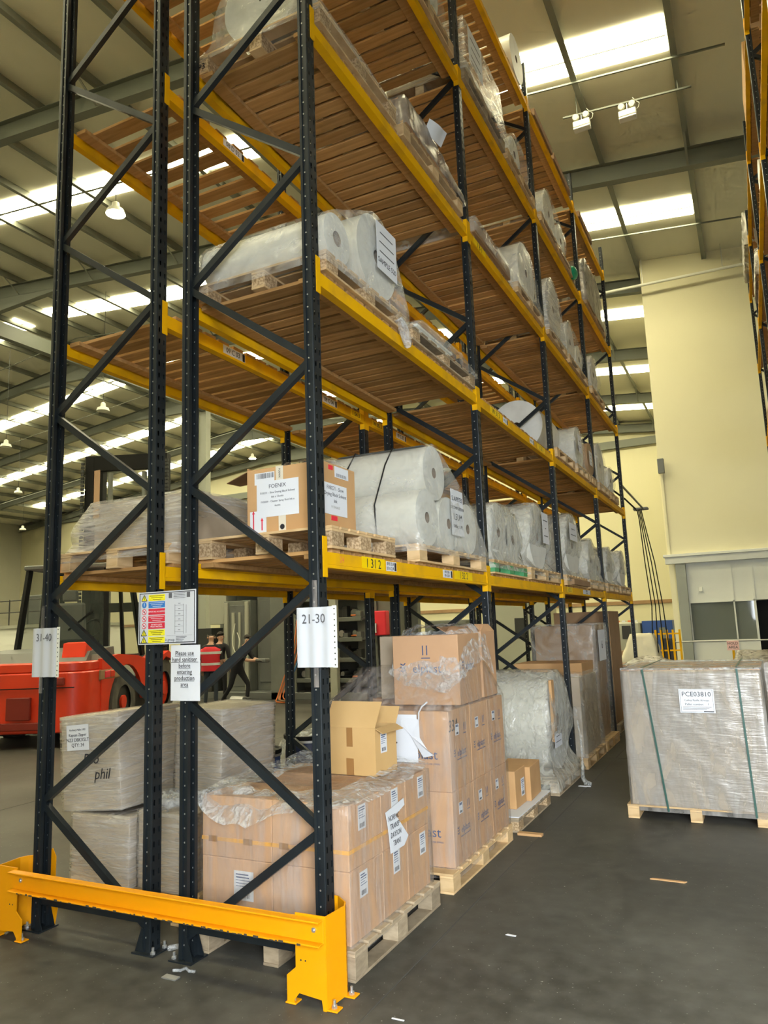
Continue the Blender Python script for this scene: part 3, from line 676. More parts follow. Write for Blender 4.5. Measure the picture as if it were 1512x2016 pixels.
def film(label, pts, m='film', par=None, origin=None, name='plastic_wrap', **kw):
    bm = hull(pts, **kw); me = bpy.data.meshes.new(name)
    o = Vector(origin) if origin else Vector((sum(p[0] for p in pts)/len(pts), sum(p[1] for p in pts)/len(pts), min(p[2] for p in pts)))
    bmesh.ops.translate(bm, verts=bm.verts, vec=-o); bm.to_mesh(me); bm.free(); me.materials.append(M[m]); shade(me, 180)
    ob = place(name, me, None, o); return tag(ob, label, 'plastic wrap', 'clear wrapping over goods')
def boxpts(x0,x1,y0,y1,z0,z1): return [(x,y,z) for x in (x0,x1) for y in (y0,y1) for z in (z0,z1)]
def rollpts(c, ax, r, ln, n=14):
    c = Vector(c); P = []
    for s in (-.5,.5):
        for k in range(n):
            a = 2*math.pi*k/n
            P.append(c + (Vector((s*ln, r*math.cos(a), r*math.sin(a))) if ax == 'x' else Vector((r*math.cos(a), s*ln, r*math.sin(a))) if ax == 'y' else Vector((r*math.cos(a), r*math.sin(a), s*ln))))
    return [tuple(p) for p in P]
def roll(label, c, ax, r, ln, m='white', core=.04, group='rolls of plastic film'):
    """a reel of film lying along X or Y (or standing, ax='z'); origin at its lowest point"""
    t = thing('film_roll', label, 'roll', (c[0], c[1], c[2]-(r if ax != 'z' else ln/2)), 0, group)
    h = r if ax != 'z' else ln/2; n = 36
    def ring(rr, s):
        out = []
        for k in range(n):
            a = 2*math.pi*k/n
            out.append((s*ln/2, rr*math.cos(a), h+rr*math.sin(a)) if ax == 'x' else (rr*math.cos(a), s*ln/2, h+rr*math.sin(a)) if ax == 'y' else (rr*math.cos(a), rr*math.sin(a), h+s*ln/2))
        return out
    b = MB(); vs = ring(r,-1)+ring(r,1); b.add(vs, [(k,(k+1)%n,n+(k+1)%n,n+k) for k in range(n)])
    b.build('wound_film', M[m], t, smooth=60)
    for s in (-1,1):
        e = MB(); e.add(ring(r,s)+ring(core+.008,s), [(k,(k+1)%n,n+(k+1)%n,n+k) for k in range(n)]); e.build('roll_end', M['rollend'] if m == 'white' else M[m], t)
    e = MB(); e.add(ring(core+.008,-1)+ring(core+.008,1), [(k,(k+1)%n,n+(k+1)%n,n+k) for k in range(n)]); e.build('core', M['core'], t, smooth=60)
    return t
def note(label, loc, w, h, lines, face='x', tilt=0.0, size=None, m='paper', name='paper_label', lean=0.0):
    t = thing(name, label, 'label', loc, 0, 'paper labels on goods'); t.rotation_euler = (tilt if face == 'x' else lean, lean if face == 'x' else tilt, 0)
    (MB().box(0,.0015,-w/2,w/2,-h/2,h/2) if face == 'x' else MB().box(-w/2,w/2,-.0015,0,-h/2,h/2)).build('sheet', M[m], t)
    n = len(lines)
    for i, ln in enumerate(lines):
        sz = size if size else min(h/(n+1), w/max(1,len(ln))*1.75)
        zz = h*.5 - (i+1)*h/(n+1)
        if ln[0] == '~':                             # lines too small to read in the photograph
            hw = w*.40*len(ln)/10; q = h/(n+1)*.06
            (MB().box(.0015,.0022,-hw,hw,zz-q,zz+q) if face == 'x' else MB().box(-hw,hw,-.0022,-.0015,zz-q,zz+q)).build('written_line', M['inkgrey'], t)
            continue
        text(ln, sz, M['ink'], t, (.0022,0,zz) if face == 'x' else (0,-.0022,zz), FX if face == 'x' else FY)
    return t
# ================================================================== ground level, aisle row
P1 = pallet('worn wooden pallet under the tan carton stack by the barrier', -.93, .085, .125, 1.235, 0, .145, 'pineold', 'pineold')
xs = [-.905,-.43,.045]; ysq = [.16,.535,.86,1.18]; zsq = [.1455,.497,.822]
random.seed(11)
XW = ['inner','aisle-side']; YW = ['front','middle','back']; ZW = ['lower','upper']
for zi in range(2):
    for yi in range(3):
        for xi in range(2):
            if xi == 0 and yi == 1: continue
            a = carton('tan carton, %s %s one of the %s layer, stack by the barrier' % (XW[xi], YW[yi], ZW[zi]), xs[xi]+.001, xs[xi+1]-.001, ysq[yi]+.001, ysq[yi+1]-.001, zsq[zi]+.0005, zsq[zi+1]-.0005, 'cardpink', 'tan cartons on the pallet by the barrier')
            sx = xs[xi+1]-xs[xi]; sy = ysq[yi+1]-ysq[yi]; sz = zsq[zi+1]-zsq[zi]
            if zi == 1: MB().box(-sx/2-.0012,sx/2+.0012,-sy/2-.0012,sy/2+.0012,sz*.26,sz*.32).build('tape', M['tapeo'], a)
            if xi == 1: stick_label(a, sx/2+.0005, -.04+.05*yi, sz*.74, 'x', .085, .125)
            if yi == 0 and zi == 0 and xi == 0: stick_label(a, .05, -sy/2-.0005, sz*.62, 'y', .13, .15)
            if yi == 0 and zi == 1:
                for q in (-.16,.08): MB().box(q-.03,q+.03,-sy/2-.0022,-sy/2-.0012,sz*.24,sz*.34).build('tape_patch', M['tape'], a)
film('clear stretch film tight around the tan carton stack by the barrier', boxpts(-.915,.055,.15,1.20,.09,.826), 'filmthin', sub=.10, amp=.006, seed=1)
def crumple(label, pts2, z, amp, seed, m='filmcr', h=.03, sag=None, n=26):
    """loose crumpled sheet of film: a closed outline filled with a noisy height field"""
    cx = sum(p[0] for p in pts2)/len(pts2); cy = sum(p[1] for p in pts2)/len(pts2); N_ = 60; R_ = 12
    V = []; off = Vector((seed*2.3, seed*.7, seed))
    out = []
    for k in range(N_):
        u = k/N_*len(pts2); i = int(u); f_ = u-i; a = pts2[i % len(pts2)]; c = pts2[(i+1) % len(pts2)]
        out.append((a[0]*(1-f_)+c[0]*f_, a[1]*(1-f_)+c[1]*f_, (a[2]*(1-f_)+c[2]*f_) if len(a) > 2 else z))
    for r in range(R_+1):
        q = .55 + .45*r/R_ if m == 'filmcr' and sag == 'ring' else r/R_
        for (x, y, ze) in out:
            X = cx+(x-cx)*q; Y = cy+(y-cy)*q; Z = z*(1-q**4)+ze*q**4
            nz = noise.noise(Vector((X*9,Y*9,Z*6))+off)+.6*noise.noise(Vector((X*23,Y*23,Z*14))+off)
            V.append((X + amp*.5*noise.noise(Vector((Y*14,Z*14,X*3))+off), Y + amp*.5*noise.noise(Vector((Z*14,X*14,Y*3))+off), Z + h*.3 + amp*(nz+.9)))
    F_ = [(r*N_+k, r*N_+(k+1)%N_, (r+1)*N_+(k+1)%N_, (r+1)*N_+k) for r in range(R_) for k in range(N_)]
    o = Vector((cx,cy,z)); b = MB(); b.add([Vector(v)-o for v in V], F_)
    ob = place('crumpled_film', b.mesh('crumpled_film', M[m], smooth=180, recalc=False), None, o); return tag(ob, label, 'plastic wrap', 'crumpled loose film')
crumple('crumpled clear film draped over the top of the tan carton stack', [(-.95,.13,.80),(-.80,.09,.68),(-.55,.08,.66),(-.35,.08,.74),(-.1,.09,.78),(.07,.12,.80),(.075,.5,.78),(.075,.9,.80),(.07,1.2,.84),(-.3,1.23,.86),(-.9,1.22,.86),(-.97,.7,.83)], .826, .022, 4, sag='ring')
# torn notice on the stack
t = thing('torn_notice', 'torn white notice with black capitals on the tan cartons', 'label', (.058,.69,.60))
MB().prism([(-.13,.10),(.11,.13),(.12,.09),(-.0,.06),(.16,-.09),(.10,-.13),(.02,-.13),(-.08,-.13),(-.10,0)], 0, .002, 'x').build('sheet', M['paper'], t)
for i, q in enumerate(('NORPAC','TRANSP','DAYSON','TBAN1')): text(q, .042, M['ink'], t, (.003,-.03+.012*i,.055-i*.047), FX, sx=.8)
# open carton standing on the stack
def open_carton(label, x0, x1, y0, y1, z0, z1, m, flaps, rz=0):
    t = thing('open_carton', label, 'box', ((x0+x1)/2,(y0+y1)/2,z0), rz)
    a, c, h = (x1-x0)/2, (y1-y0)/2, z1-z0; e = .005
    MB().box(-a,a,-c,c,0,e).build('carton_base', M[m], t)
    for nm, bb in (('carton_wall',(-a,a,-c,-c+e)),('carton_wall',(-a,a,c-e,c)),('carton_wall',(-a,-a+e,-c+e,c-e)),('carton_wall',(a-e,a,-c+e,c-e))): MB().box(*bb, e, h).build(nm, M[m], t)
    for (p, q, u) in flaps:
        P_ = [Vector(p), Vector(q), Vector(q)+Vector(u), Vector(p)+Vector(u)]; nn = (P_[1]-P_[0]).cross(Vector(u)).normalized()*.002
        MB().add([v+nn for v in P_]+[v-nn for v in P_], [(0,1,2,3),(7,6,5,4),(0,4,5,1),(1,5,6,2),(2,6,7,3),(3,7,4,0)]).build('flap', M[m], t)
    return t
a, c, h = .185, .13, .285
t = open_carton('open brown carton with raised flap on top of the tan stack', -.50, -.13, .86, 1.12, .828, 1.113, 'cardyel', [((-a,-c,h),(a,-c,h),(.02,.06,.155)),((a,-c,h),(a,c,h),(.05,.01,-.03)),((-a,c,h),(a,c,h),(.0,.06,.10))], math.radians(-4))
MB().box(-.025,.02,-c-.001,-c,.17,h).build('tape', M['tape'], t); MB().box(-.03,.025,-c-.001,-c,0,.10).build('tape', M['tape'], t)
stick_label(t, a+.0005, -.03, .19, 'x', .075, .12)
# ---- second pallet: printed cartons
P2 = pallet('new pine pallet under the printed carton stack', -.95, .10, 1.42, 2.745, 0, .125, 'pine', 'pine')
xs = [-.93,-.43,.075]; ysq = [1.53,1.95,2.345,2.74]; zsq = [.126,.608,1.142]
def logo(t, x, y, z, face, s, full=True):
    rot = FX if face == 'x' else FY
    def at(u, v): return (x, y+u, z+v) if face == 'x' else (x+u, y, z+v)
    k = MB()
    for i, (u, v) in enumerate(((0,.34),(0,.05),(0,-.24))):
        for (p, q) in (((u-.28,v+.12),(u,v)),((u,v),(u+.2,v+.17))):
            p_ = at(p[0]*s-1.95*s, p[1]*s); q_ = at(q[0]*s-1.95*s, q[1]*s); k.bar(p_, q_, .0012, .07*s*1.3)
    k.build('logo_mark', M['inkblue'], t)
    text('elplast', s*1.05, M['inkblue'], t, at(.25*s, 0), rot, 'logo_lettering')
    if full: text('MORE THAN A WAY TO CLOSE ZIPPERS', s*.17, M['inkblue'], t, at(.25*s,-.68*s), rot, 'logo_strapline')
for zi in range(2):
    for yi in range(3):
        for xi in range(2):
            if xi == 0 and yi == 1: continue
            a_ = carton('printed carton, %s %s one of the %s layer, second stack' % (XW[xi], YW[yi], ZW[zi]), xs[xi]+.001, xs[xi+1]-.001, ysq[yi]+.001, ysq[yi+1]-.001, zsq[zi]+.0005, zsq[zi+1]-.0005, 'cardpink', 'printed cartons on the second pallet')
            sx = xs[xi+1]-xs[xi]; sy = ysq[yi+1]-ysq[yi]; sz = zsq[zi+1]-zsq[zi]
            if xi == 1:
                logo(a_, sx/2+.0008, .0, sz*.44, 'x', .062); stick_label(a_, sx/2+.0005, -.06, sz*.74, 'x', .07, .075, 2)
                MB().box(sx/2,sx/2+.0008,.07,.078,sz*.70,sz*.80).box(sx/2,sx/2+.0008,.10,.108,sz*.70,sz*.80).box(sx/2,sx/2+.0008,.06,.118,sz*.66,sz*.67).build('handling_mark', M['inkblue'], a_)
            if yi == 0: logo(a_, .02, -sy/2-.0008, sz*.45, 'y', .088)
            if yi == 0 and xi == 1 and zi == 1: text('33A', .11, M['ink'], a_, (sx/2+.001,-.13,sz*.80), FX, 'pen_writing', shear=.2)
film('clear stretch film around the printed carton stack', boxpts(-.94,.085,1.52,2.742,.06,1.15), 'filmthin', sub=.12, amp=.008, seed=2)
t = thing('printed_carton', 'single printed carton wrapped in torn film on the second stack', 'box', (-.205,2.06,1.1525), math.radians(2))
place('carton_body', boxmesh('carton_body', .52, .52, .505, M['cardpink'], .004), t); logo(t, -.01, -.2615, .26, 'y', .085, False); logo(t, .2615, -.02, .27, 'x', .075, False)
MB().box(-.02,-.012,-.2612,-.260,.36,.43).box(.012,.02,-.2612,-.260,.36,.43).build('handling_mark', M['inkblue'], t); MB().box(-.03,.04,-.2612,-.260,.335,.342).build('handling_mark', M['inkblue'], t)
t = thing('printed_carton', 'brown wrapped carton behind and left of the top printed carton', 'box', (-.62,2.45,1.1525)); place('carton_body', boxmesh('carton_body', .30, .5, .50, M['cardgrey'], .004), t)
open_carton('open carton standing behind the top printed carton', -.26, .04, 2.40, 2.735, 1.1525, 1.665, 'cardpink', [((-.15,-.17,.5125),(.15,-.17,.5125),(.0,.09,.05)),((.15,-.17,.5125),(.15,.17,.5125),(-.05,0,.06)),((-.15,-.17,.5125),(-.15,.17,.5125),(-.08,0,.05))])
crumple('torn crumpled film hanging over the top printed carton', [(-.49,1.78,1.35),(-.36,1.765,1.28),(-.2,1.76,1.24),(-.02,1.76,1.22),(.08,1.77,1.30),(.095,1.95,1.36),(.10,2.2,1.42),(.115,2.45,1.30),(.05,2.5,1.62),(-.2,2.46,1.70),(-.49,2.45,1.68),(-.50,2.1,1.66)], 1.70, .03, 9, h=.02, sag='ring')
film('tent of clear film from the top carton down to the second stack', boxpts(-.93,.08,1.55,2.74,1.145,1.16)+boxpts(-.75,.05,1.85,2.4,1.40,1.42), 'filmthin', sub=.12, amp=.012, seed=5)
t = thing('hanging_paper', 'curled white sheet hanging from the second stack above the open carton', 'paper', (-.15,1.505,1.0))
b = MB(); b.add([(-.12,-.006,.10),(.02,-.012,.09),(.03,-.03,-.03),(.10,-.07,-.10),(.14,-.05,-.14),(.05,-.03,-.16),(-.04,-.02,-.02),(-.12,-.01,.05)], [(0,1,6,7),(1,2,6),(2,3,4,5,6)]); b.build('sheet', M['paper'], t)
sheet(MB(), -.26, .0, -.20, .12, -.004, .004, 6, k=1).build('notice', M['paper'], t, smooth=60); text('L', .12, M['ink'], t, (-.18,-.012,-.04), FY, 'pen_writing')
MB().tube([(.02,-.015,.09),(.03,-.03,.14),(.06,-.04,.18),(.10,-.04,.21)], .006, 6).build('tie_strip', M['paper'], t, smooth=60)
# ---- third pallet with a white board and two brown cartons
P3 = pallet('small pallet with a white board under two brown cartons', -.55, .09, 2.95, 4.02, 0, .115, 'pineold', 'block')
tag(MB().box(-.32,.32,-.53,.54,0,.008).build('white_board', M['paper'], None, bevel=.001, loc=(-.23,3.49,.1155)), 'thin white board lying on the small pallet', 'board')
t = carton('brown carton nearer the camera on the white board', -.30, -.0, 3.20, 3.52, .124, .44, 'card', 'brown cartons on the white board'); stick_label(t, .1505, .06, .15, 'x', .10, .15)
carton('brown carton farther back on the white board', -.28, .03, 3.53, 3.95, .124, .42, 'card', 'brown cartons on the white board', rz=.05)
# ---- wrapped reels and boxes further along the ground
P4 = pallet('dark pallet under the big wrapped reels on the floor', -.95, .10, 4.35, 5.48, 0, .12, 'pineold', 'pineold')
roll('big white reel lying wrapped on the floor pallet', (-.43,4.86,.68), 'x', .50, .86, 'white', .06)
film('shiny clear film draped over the big reel on the floor', rollpts((-.43,4.86,.70), 'x', .51, .88)+boxpts(-.95,.13,4.2,5.52,.06,.13), 'filmheavy', sub=.09, amp=.02, seed=6, waist=.22)
tag(MB().prism([(-.05,0),(.05,0),(.05,.62),(-.05,.62)], 0, .03, 'x').build('edge_board', M['card'], None, loc=(.02,4.55,.50)), 'upright cardboard edge protector on the big wrapped reel', 'board')
note('paper note under the film on the big floor reel', (.055,4.62,.52), .30, .16, ('~~~~~~~','~~~~~~~~~'), 'x')
tag(MB().tube([(.12,5.28,.62),(.15,5.25,.4),(.17,5.15,.2),(.2,4.98,.06),(.26,4.86,.035),(.31,4.86,.03)], .028, 8, radii=[.008,.012,.014,.022,.03,.02]).build('film_tail', M['filmcr'], None, smooth=60), 'twisted tail of clear film trailing onto the aisle floor', 'plastic wrap')
P5 = pallet('pallet under the low wrapped cartons behind the big reel', -.95, .10, 5.78, 6.95, 0, .125, 'pine', 'pine')
carton('low wrapped brown carton block in the third bay', -.94, .05, 5.85, 6.9, .126, 1.05, 'cardgrey'); carton('flat brown carton lid on the low wrapped block', -.85, .02, 6.2, 6.92, 1.051, 1.20, 'card')
film('loose clear film over the low carton block in the third bay', boxpts(-.95,.09,5.8,6.97,.1,.2)+boxpts(-.94,.05,5.9,6.85,1.0,1.09), 'film', sub=.12, amp=.014, seed=7)
P6 = pallet('pallet under the tall dark wrapped box', -.9, .1, 7.05, 8.05, 0, .13, 'pine', 'pine')
t = carton('tall dark brown box wrapped in film in the third bay', -.80, .0, 7.12, 7.95, .131, 1.66, 'carddark'); MB().cyl((-.1,-.418,.75),(-.1,-.4155,.75),.13,16).build('printed_emblem', M['ink'], t)
film('silvery film over the tall dark box', boxpts(-.84,.04,7.07,8.0,.10,1.68), 'film', sub=.12, amp=.014, seed=8)
note('white sheet hanging on the tall dark box', (.06,7.45,1.38), .5, .42, ('6',), 'x', size=.16)
P7 = pallet('pallet under the tallest brown carton in the last bay', -.95, .0, 8.75, 9.9, 0, .13, 'pineold', 'pineold')
carton('tallest brown carton standing in the farthest bay', -.92, -.05, 8.8, 9.75, .131, 1.86, 'carddark')
P7b = pallet('upper pallet leaning shelf beside the tallest brown carton', -.5, .05, 9.95, 10.9, 0, .13, 'pineold', 'pineold')
carton('wrapped carton behind the last upright on the floor', -.5, .0, 10.0, 10.8, .131, .95, 'cardpink')
# ================================================================== ground level, rear row
pallet('pallet under the wrapped grey boxes in the rear row', -2.28, -1.22, .36, 1.5, 0, .13, 'pine', 'block')
def wbox(label, x0, x1, y0, y1, z0, z1, m='cardgrey', tilt=0.0, rz=0.0, fm='filmdense', amp=.006):
    t = carton(label, x0, x1, y0, y1, z0, z1, m, 'stretch wrapped grey boxes', rz=rz); t.rotation_euler = (0, tilt, rz)
    sx, sy, sz = x1-x0, y1-y0, z1-z0
    bm = hull(boxpts(-sx/2-.005,sx/2+.005,-sy/2-.005,sy/2+.005,-.004,sz+.005), sub=.08, amp=amp, seed=int(abs(x0*100))); me = bpy.data.meshes.new('stretch_wrap'); bm.to_mesh(me); bm.free(); me.materials.append(M[fm]); shade(me, 180)
    place('stretch_wrap', me, t); return t
wbox('lower wrapped box at the left of the rear row pallet', -2.26, -1.74, .44, 1.05, .131, .560)
wbox('lower wrapped box at the right of the rear row pallet', -1.72, -1.28, .50, 1.15, .131, .60)
t = wbox('leaning wrapped box with pen writing and white label', -2.37, -1.83, .46, 1.06, .585, 1.205, tilt=math.radians(-5))
note('white delivery label on the leaning wrapped box', (-2.235,.445,1.055), .21, .17, ('Norbury Pallet 1/02','Kapuan Zipper','NZ3 DBKXSLT','QTY: 34'), 'y', tilt=math.radians(-5))
text('Pllo', .10, M['ink'], t, (.02,-.315,.33), FY, 'pen_writing', shear=.25); text('phil', .10, M['ink'], t, (.12,-.315,.23), FY, 'pen_writing', shear=.25)
wbox('upright wrapped box with pale side at the right of the leaning one', -1.78, -1.37, .90, 1.52, .62, 1.20, tilt=math.radians(2))
tag(MB().ico((0,0,.05), .16, (1,1,.45), 3).build('film_bundle', M['filmcr'], None, smooth=180, loc=(-1.55,.60,.605)), 'white bundle of crumpled film between the wrapped boxes', 'plastic wrap')
t = thing('sticker', 'small printed sticker on the right lower wrapped box', 'label', (-1.265,.70,.45)); stick_label(t, 0, 0, 0, 'x', .06, .11)
def drum(label, x, y, r, h, m):
    t = thing('drum', label, 'drum', (x,y,0), 0, 'plastic drums behind the rack'); n = 32
    def lathe(prof, nm, mm):
        vs = [(a*math.cos(2*math.pi*k/n), a*math.sin(2*math.pi*k/n), b) for a, b in prof for k in range(n)]
        MB().add(vs, [(i*n+k, i*n+(k+1)%n, (i+1)*n+(k+1)%n, (i+1)*n+k) for i in range(len(prof)-1) for k in range(n)]).build(nm, mm, t, smooth=40)
    lathe([(0,0),(r*.94,0),(r,.05),(r,h*.55),(r*1.03,h*.58),(r,h*.61),(r*.98,h*.93)], 'drum_body', m)
    lathe([(r*.99,h*.90),(r*1.04,h*.90),(r*1.04,h*.935),(r*.99,h*.935)], 'clamp_ring', M['zinc'])
    lathe([(r*1.03,h*.935),(r*1.05,h*.95),(r*1.05,h),(r*.95,h),(r*.93,h*.975),(0,h*.975)], 'lid', M['black'])
    return t
d = drum('bright blue drum with black lid behind the tan stack', -2.40, 2.72, .23, .62, M['blue']); MB().box(-.09,.05,-.08,.02,.606,.608).build('lid_label', M['paper'], d)
drum('dark navy drum with film draped over its lid', -2.30, 3.52, .26, .66, M['navy'])
crumple('crumpled film draped over the navy drum lid', [(-2.62,3.35,.45),(-2.5,3.22,.40),(-2.25,3.26,.62),(-2.05,3.4,.66),(-2.05,3.7,.66),(-2.4,3.8,.66)], .665, .025, 12, h=.01)
# ================================================================== lowest shelf
Z = DZ[0]
pallet('fresh pine pallet carrying the labelled ink carton', -.90, .02, .115, .915, Z, .125, 'pine', 'block')
Zp = Z+.1255
t = thing('ink_carton', 'brown carton with white printed sheets on the lowest shelf', 'box', (-.33,.37,Zp)); place('carton_body', boxmesh('carton_body', .515, .39, .385, M['card'], .004), t)
MB().box(-.2575,-.2545,-.19,.16,.33,.40).build('carton_edge', M['card'], t)
fl_ = MB(); fl_.add([(-.257,-.18,.383),(-.257,.10,.383),(-.50,.06,.36),(-.48,-.10,.35),(-.257,-.18,.389),(-.257,.10,.389),(-.50,.06,.364),(-.48,-.10,.354)], [(0,1,2,3),(7,6,5,4),(0,4,5,1),(1,5,6,2),(2,6,7,3),(3,7,4,0)]); fl_.build('flap', M['carddark'], t)
def ysheet(par, x0, x1, z0, z1, y, lines, sizes, nm='address_sheet'):
    p = MB().box(x0,x1,y-.0015,y,z0,z1).build(nm, M['paper'], par); n = len(lines)
    for i, (ln, sz, zz) in enumerate(zip(lines, sizes[0], sizes[1])): text(ln, sz, M['inkgrey'], p, ((x0+x1)/2, y-.002, zz), FY)
    return p
ysheet(t, -.185,.105,.095,.305,-.1957, ['FOENIX','FX8271 - Slow Drying Black Solvent','Ink x 12units','FX8209 - Cleaner Spray Bott Ink x','6units'], [(.034,.0165,.0165,.0165,.0165),(.272,.236,.210,.184,.158)])
q = MB().box(-.20,-.06,-.1962,-.1952,.29,.36).build('barcode_label', M['paper'], t); b = MB()
for i in range(22): b.box(-.185+i*.0055,-.185+i*.0055+random.choice((.0015,.003)),-.1968,-.1962,.325,.355)
b.build('barcode', M['ink'], q)['kind'] = 'stuff'
MB().box(-.05,.0,-.1960,-.1952,.305,.387).build('branded_tape', M['tapew'], t); MB().box(-.035,.015,-.1960,-.1952,0,.095).build('branded_tape', M['tapew'], t); text('FOENIX', .016, M['ink'], t, (-.025,-.1965,.345), (math.pi/2,math.pi/2,0)); MB().cyl((-.01,-.196,.03),(-.01,-.1968,.03),.016,12).build('tape_emblem', M['ink'], t)
q = MB().box(-.235,-.12,-.1962,-.1952,.0,.135).build('handling_label', M['paper'], t)
for xx, h_ in ((-.21,.10),(-.15,.055)): MB().box(xx-.004,xx+.004,-.1968,-.1962,.02,.02+h_).prism([(xx-.010,.02+h_),(xx+.010,.02+h_),(xx,.04+h_)], -.1968,-.1962,'y').build('up_arrow', M['signred'], q)
q = MB().box(.2585,.260,-.185,.085,.085,.265).build('address_sheet', M['paper'], t)
for i, (ln, sz) in enumerate((('FX8271 - Slow',.032),('Drying Black Solvent',.030),('ink',.030),('FOENAGS',.022))): text(ln, sz, M['inkgrey'] if i < 3 else M['zinc'], q, (.2605,-.05,.238-.036*i), FX)
MB().box(.2582,.2592,-.10,-.03,.052,.080).build('red_sticker', M['red'], t); MB().box(.2582,.2592,-.12,-.07,.345,.372).build('red_sticker', M['red'], t); q = MB().box(.2582,.2592,-.05,.11,.31,.375).build('transit_label', M['paper'], t)
for i in range(10): MB().box(.2592,.2597,-.03+i*.012,-.026+i*.012,.315,.335).build('barcode_bar', M['ink'], q)
crumple('clear film scraps on top of the ink carton', [(-.50,.30),(-.30,.22),(-.1,.25),(-.09,.5),(-.4,.53)], Zp+.392, .02, 21, h=.005)
# white reels beside it
pallet('pallet under the four white reels on the lowest shelf', -.93, .03, 1.27, 2.68, Z, .125, 'pine', 'pine'); W_ = 'the white reels on the lowest shelf'
R_ = .205
for i, y in enumerate((1.50,1.92,2.34)): roll('white reel in the bottom row, %s, of %s' % (('nearest','middle','farthest')[i], W_[4:]), (-.46,y,Zp+R_), 'x', R_, .92, 'white', .032)
t = roll('white reel on top of the bottom row of the lowest-shelf stack', (-.47,1.69,Zp+R_*2.74), 'x', R_, .92, 'white', .032)
tag(MB().box(-.36,.36,-.03,.03,0,.002).build('print_strip', M['mid'], None, loc=(-.42,1.64,Zp+R_*3.735)), 'dark printed strip along the top white reel', 'label')
film('clear wrap around the stack of white reels on the lowest shelf', [p for y in (1.50,1.92,2.34) for p in rollpts((-.46,y,Zp+R_), 'x', R_+.01, .94)]+rollpts((-.47,1.69,Zp+R_*2.74), 'x', R_+.01, .94)+boxpts(-.93,.04,1.27,2.70,Zp-.05,Zp+.02), 'film', sub=.11, amp=.008, seed=13)
for xx, lb in ((-.62,'inner black strap over the white reels'),(-.30,'outer black strap over the white reels')):
    tag(MB().tube([(xx,1.29,Zp),(xx-.01,1.285,Zp+.3),(xx,1.46,Zp+.62),(xx,1.60,Zp+.775),(xx,1.78,Zp+.775),(xx,1.93,Zp+.60)], .006, 6).build('strap', M['strapblack'], None, smooth=60), lb, 'strap', 'black straps')
note('handwritten white sheet on the middle white reel', (.025,2.05,Zp+.30), .26, .36, ('SLA/PETES','DECOMPOSITION','1.5UM','1200kg 1.5 PL'), 'x')
def wrapped(desc, bay_x0, y0, y1, z, rolls, top=None, m='film', seed=0, wood='pine', block='pine', ends=None, waist=.0, extra=None, ph=.125, amp=.014, x0=-.93, x1=.03, sub=.12, board=None):
    """a pallet, its reels and the film over them; desc completes every label"""
    pallet('pallet under ' + desc, x0, x1, y0, y1, z, ph, wood, block, ends=ends)
    zp = z+ph+.0005; P = boxpts(x0-.005, x1+.005, y0-.02, y1+.02, z+.05, zp+.03)
    for i, (y, r, ln, ax, mm) in enumerate(rolls):
        nm = ('white' if mm == 'white' else 'brown') + ' reel ' + ('' if len(rolls) == 1 else ('nearer the camera ' if i == 0 else 'farther back ' if i == len(rolls)-1 else 'in the middle ')) + 'of ' + desc
        xc = (x0+x1)/2; c = (xc, y, zp+r) if ax != 'z' else (xc, y, zp+ln/2)
        roll(nm, c, ax, r, ln, mm); P += rollpts(c, ax, r+.012, ln+.02)
    if extra: P += extra
    film('clear wrap over ' + desc, P, m, sub=sub, amp=amp, seed=seed, waist=waist)
    return zp
zp = wrapped('the reels on green-ended blocks', 0, 2.90, 3.95, Z, [(3.22,.27,.86,'x','white'),(3.68,.24,.86,'x','white')], seed=14, ends='green', waist=.12, m='filmheavy')
zp = wrapped('the tall film-wrapped reel in the second bay, lowest shelf', 0, 4.10, 5.40, Z, [(4.62,.36,.86,'x','white')], seed=15, waist=.26, m='filmheavy', amp=.022)
note('white sheet on the tall film-wrapped reel', (.05,4.72,Z+.58), .26, .34, ('~~~~~~~~~','~~','~~~~~~~~'), 'x')
zp = wrapped('the printed reel in the third bay, lowest shelf', 0, 5.72, 6.95, Z, [(6.35,.41,.86,'x','white')], seed=16, waist=.2, m='filmheavy', amp=.02)
note('printed sheet on the reel in the third bay, lowest shelf', (.05,6.15,Z+.68), .42, .22, ('~~~~~~','~~~~~~~~~'), 'x')
zp = wrapped('the sagging reel at the end of the third bay', 0, 7.15, 8.30, Z, [(7.55,.30,.86,'x','white'),(8.02,.20,.86,'x','white')], seed=17, waist=.10, m='filmheavy')
tag(MB().box(-.30,.05,-.50,.50,0,.07).build('brown_board', M['carddark'], None, bevel=.004, loc=(.02,6.42,Z+.01)), 'brown board lying along the third bay shelf edge', 'board')
zp = wrapped('the small reel at the start of the last bay', 0, 8.55, 9.60, Z, [(9.05,.30,.86,'x','white')], seed=18, waist=.2, m='filmheavy')
zp = wrapped('the silvery reel at the end of the last bay', 0, 9.80, 10.90, Z, [(10.35,.32,.86,'x','white')], seed=19, waist=.26, m='filmheavy')
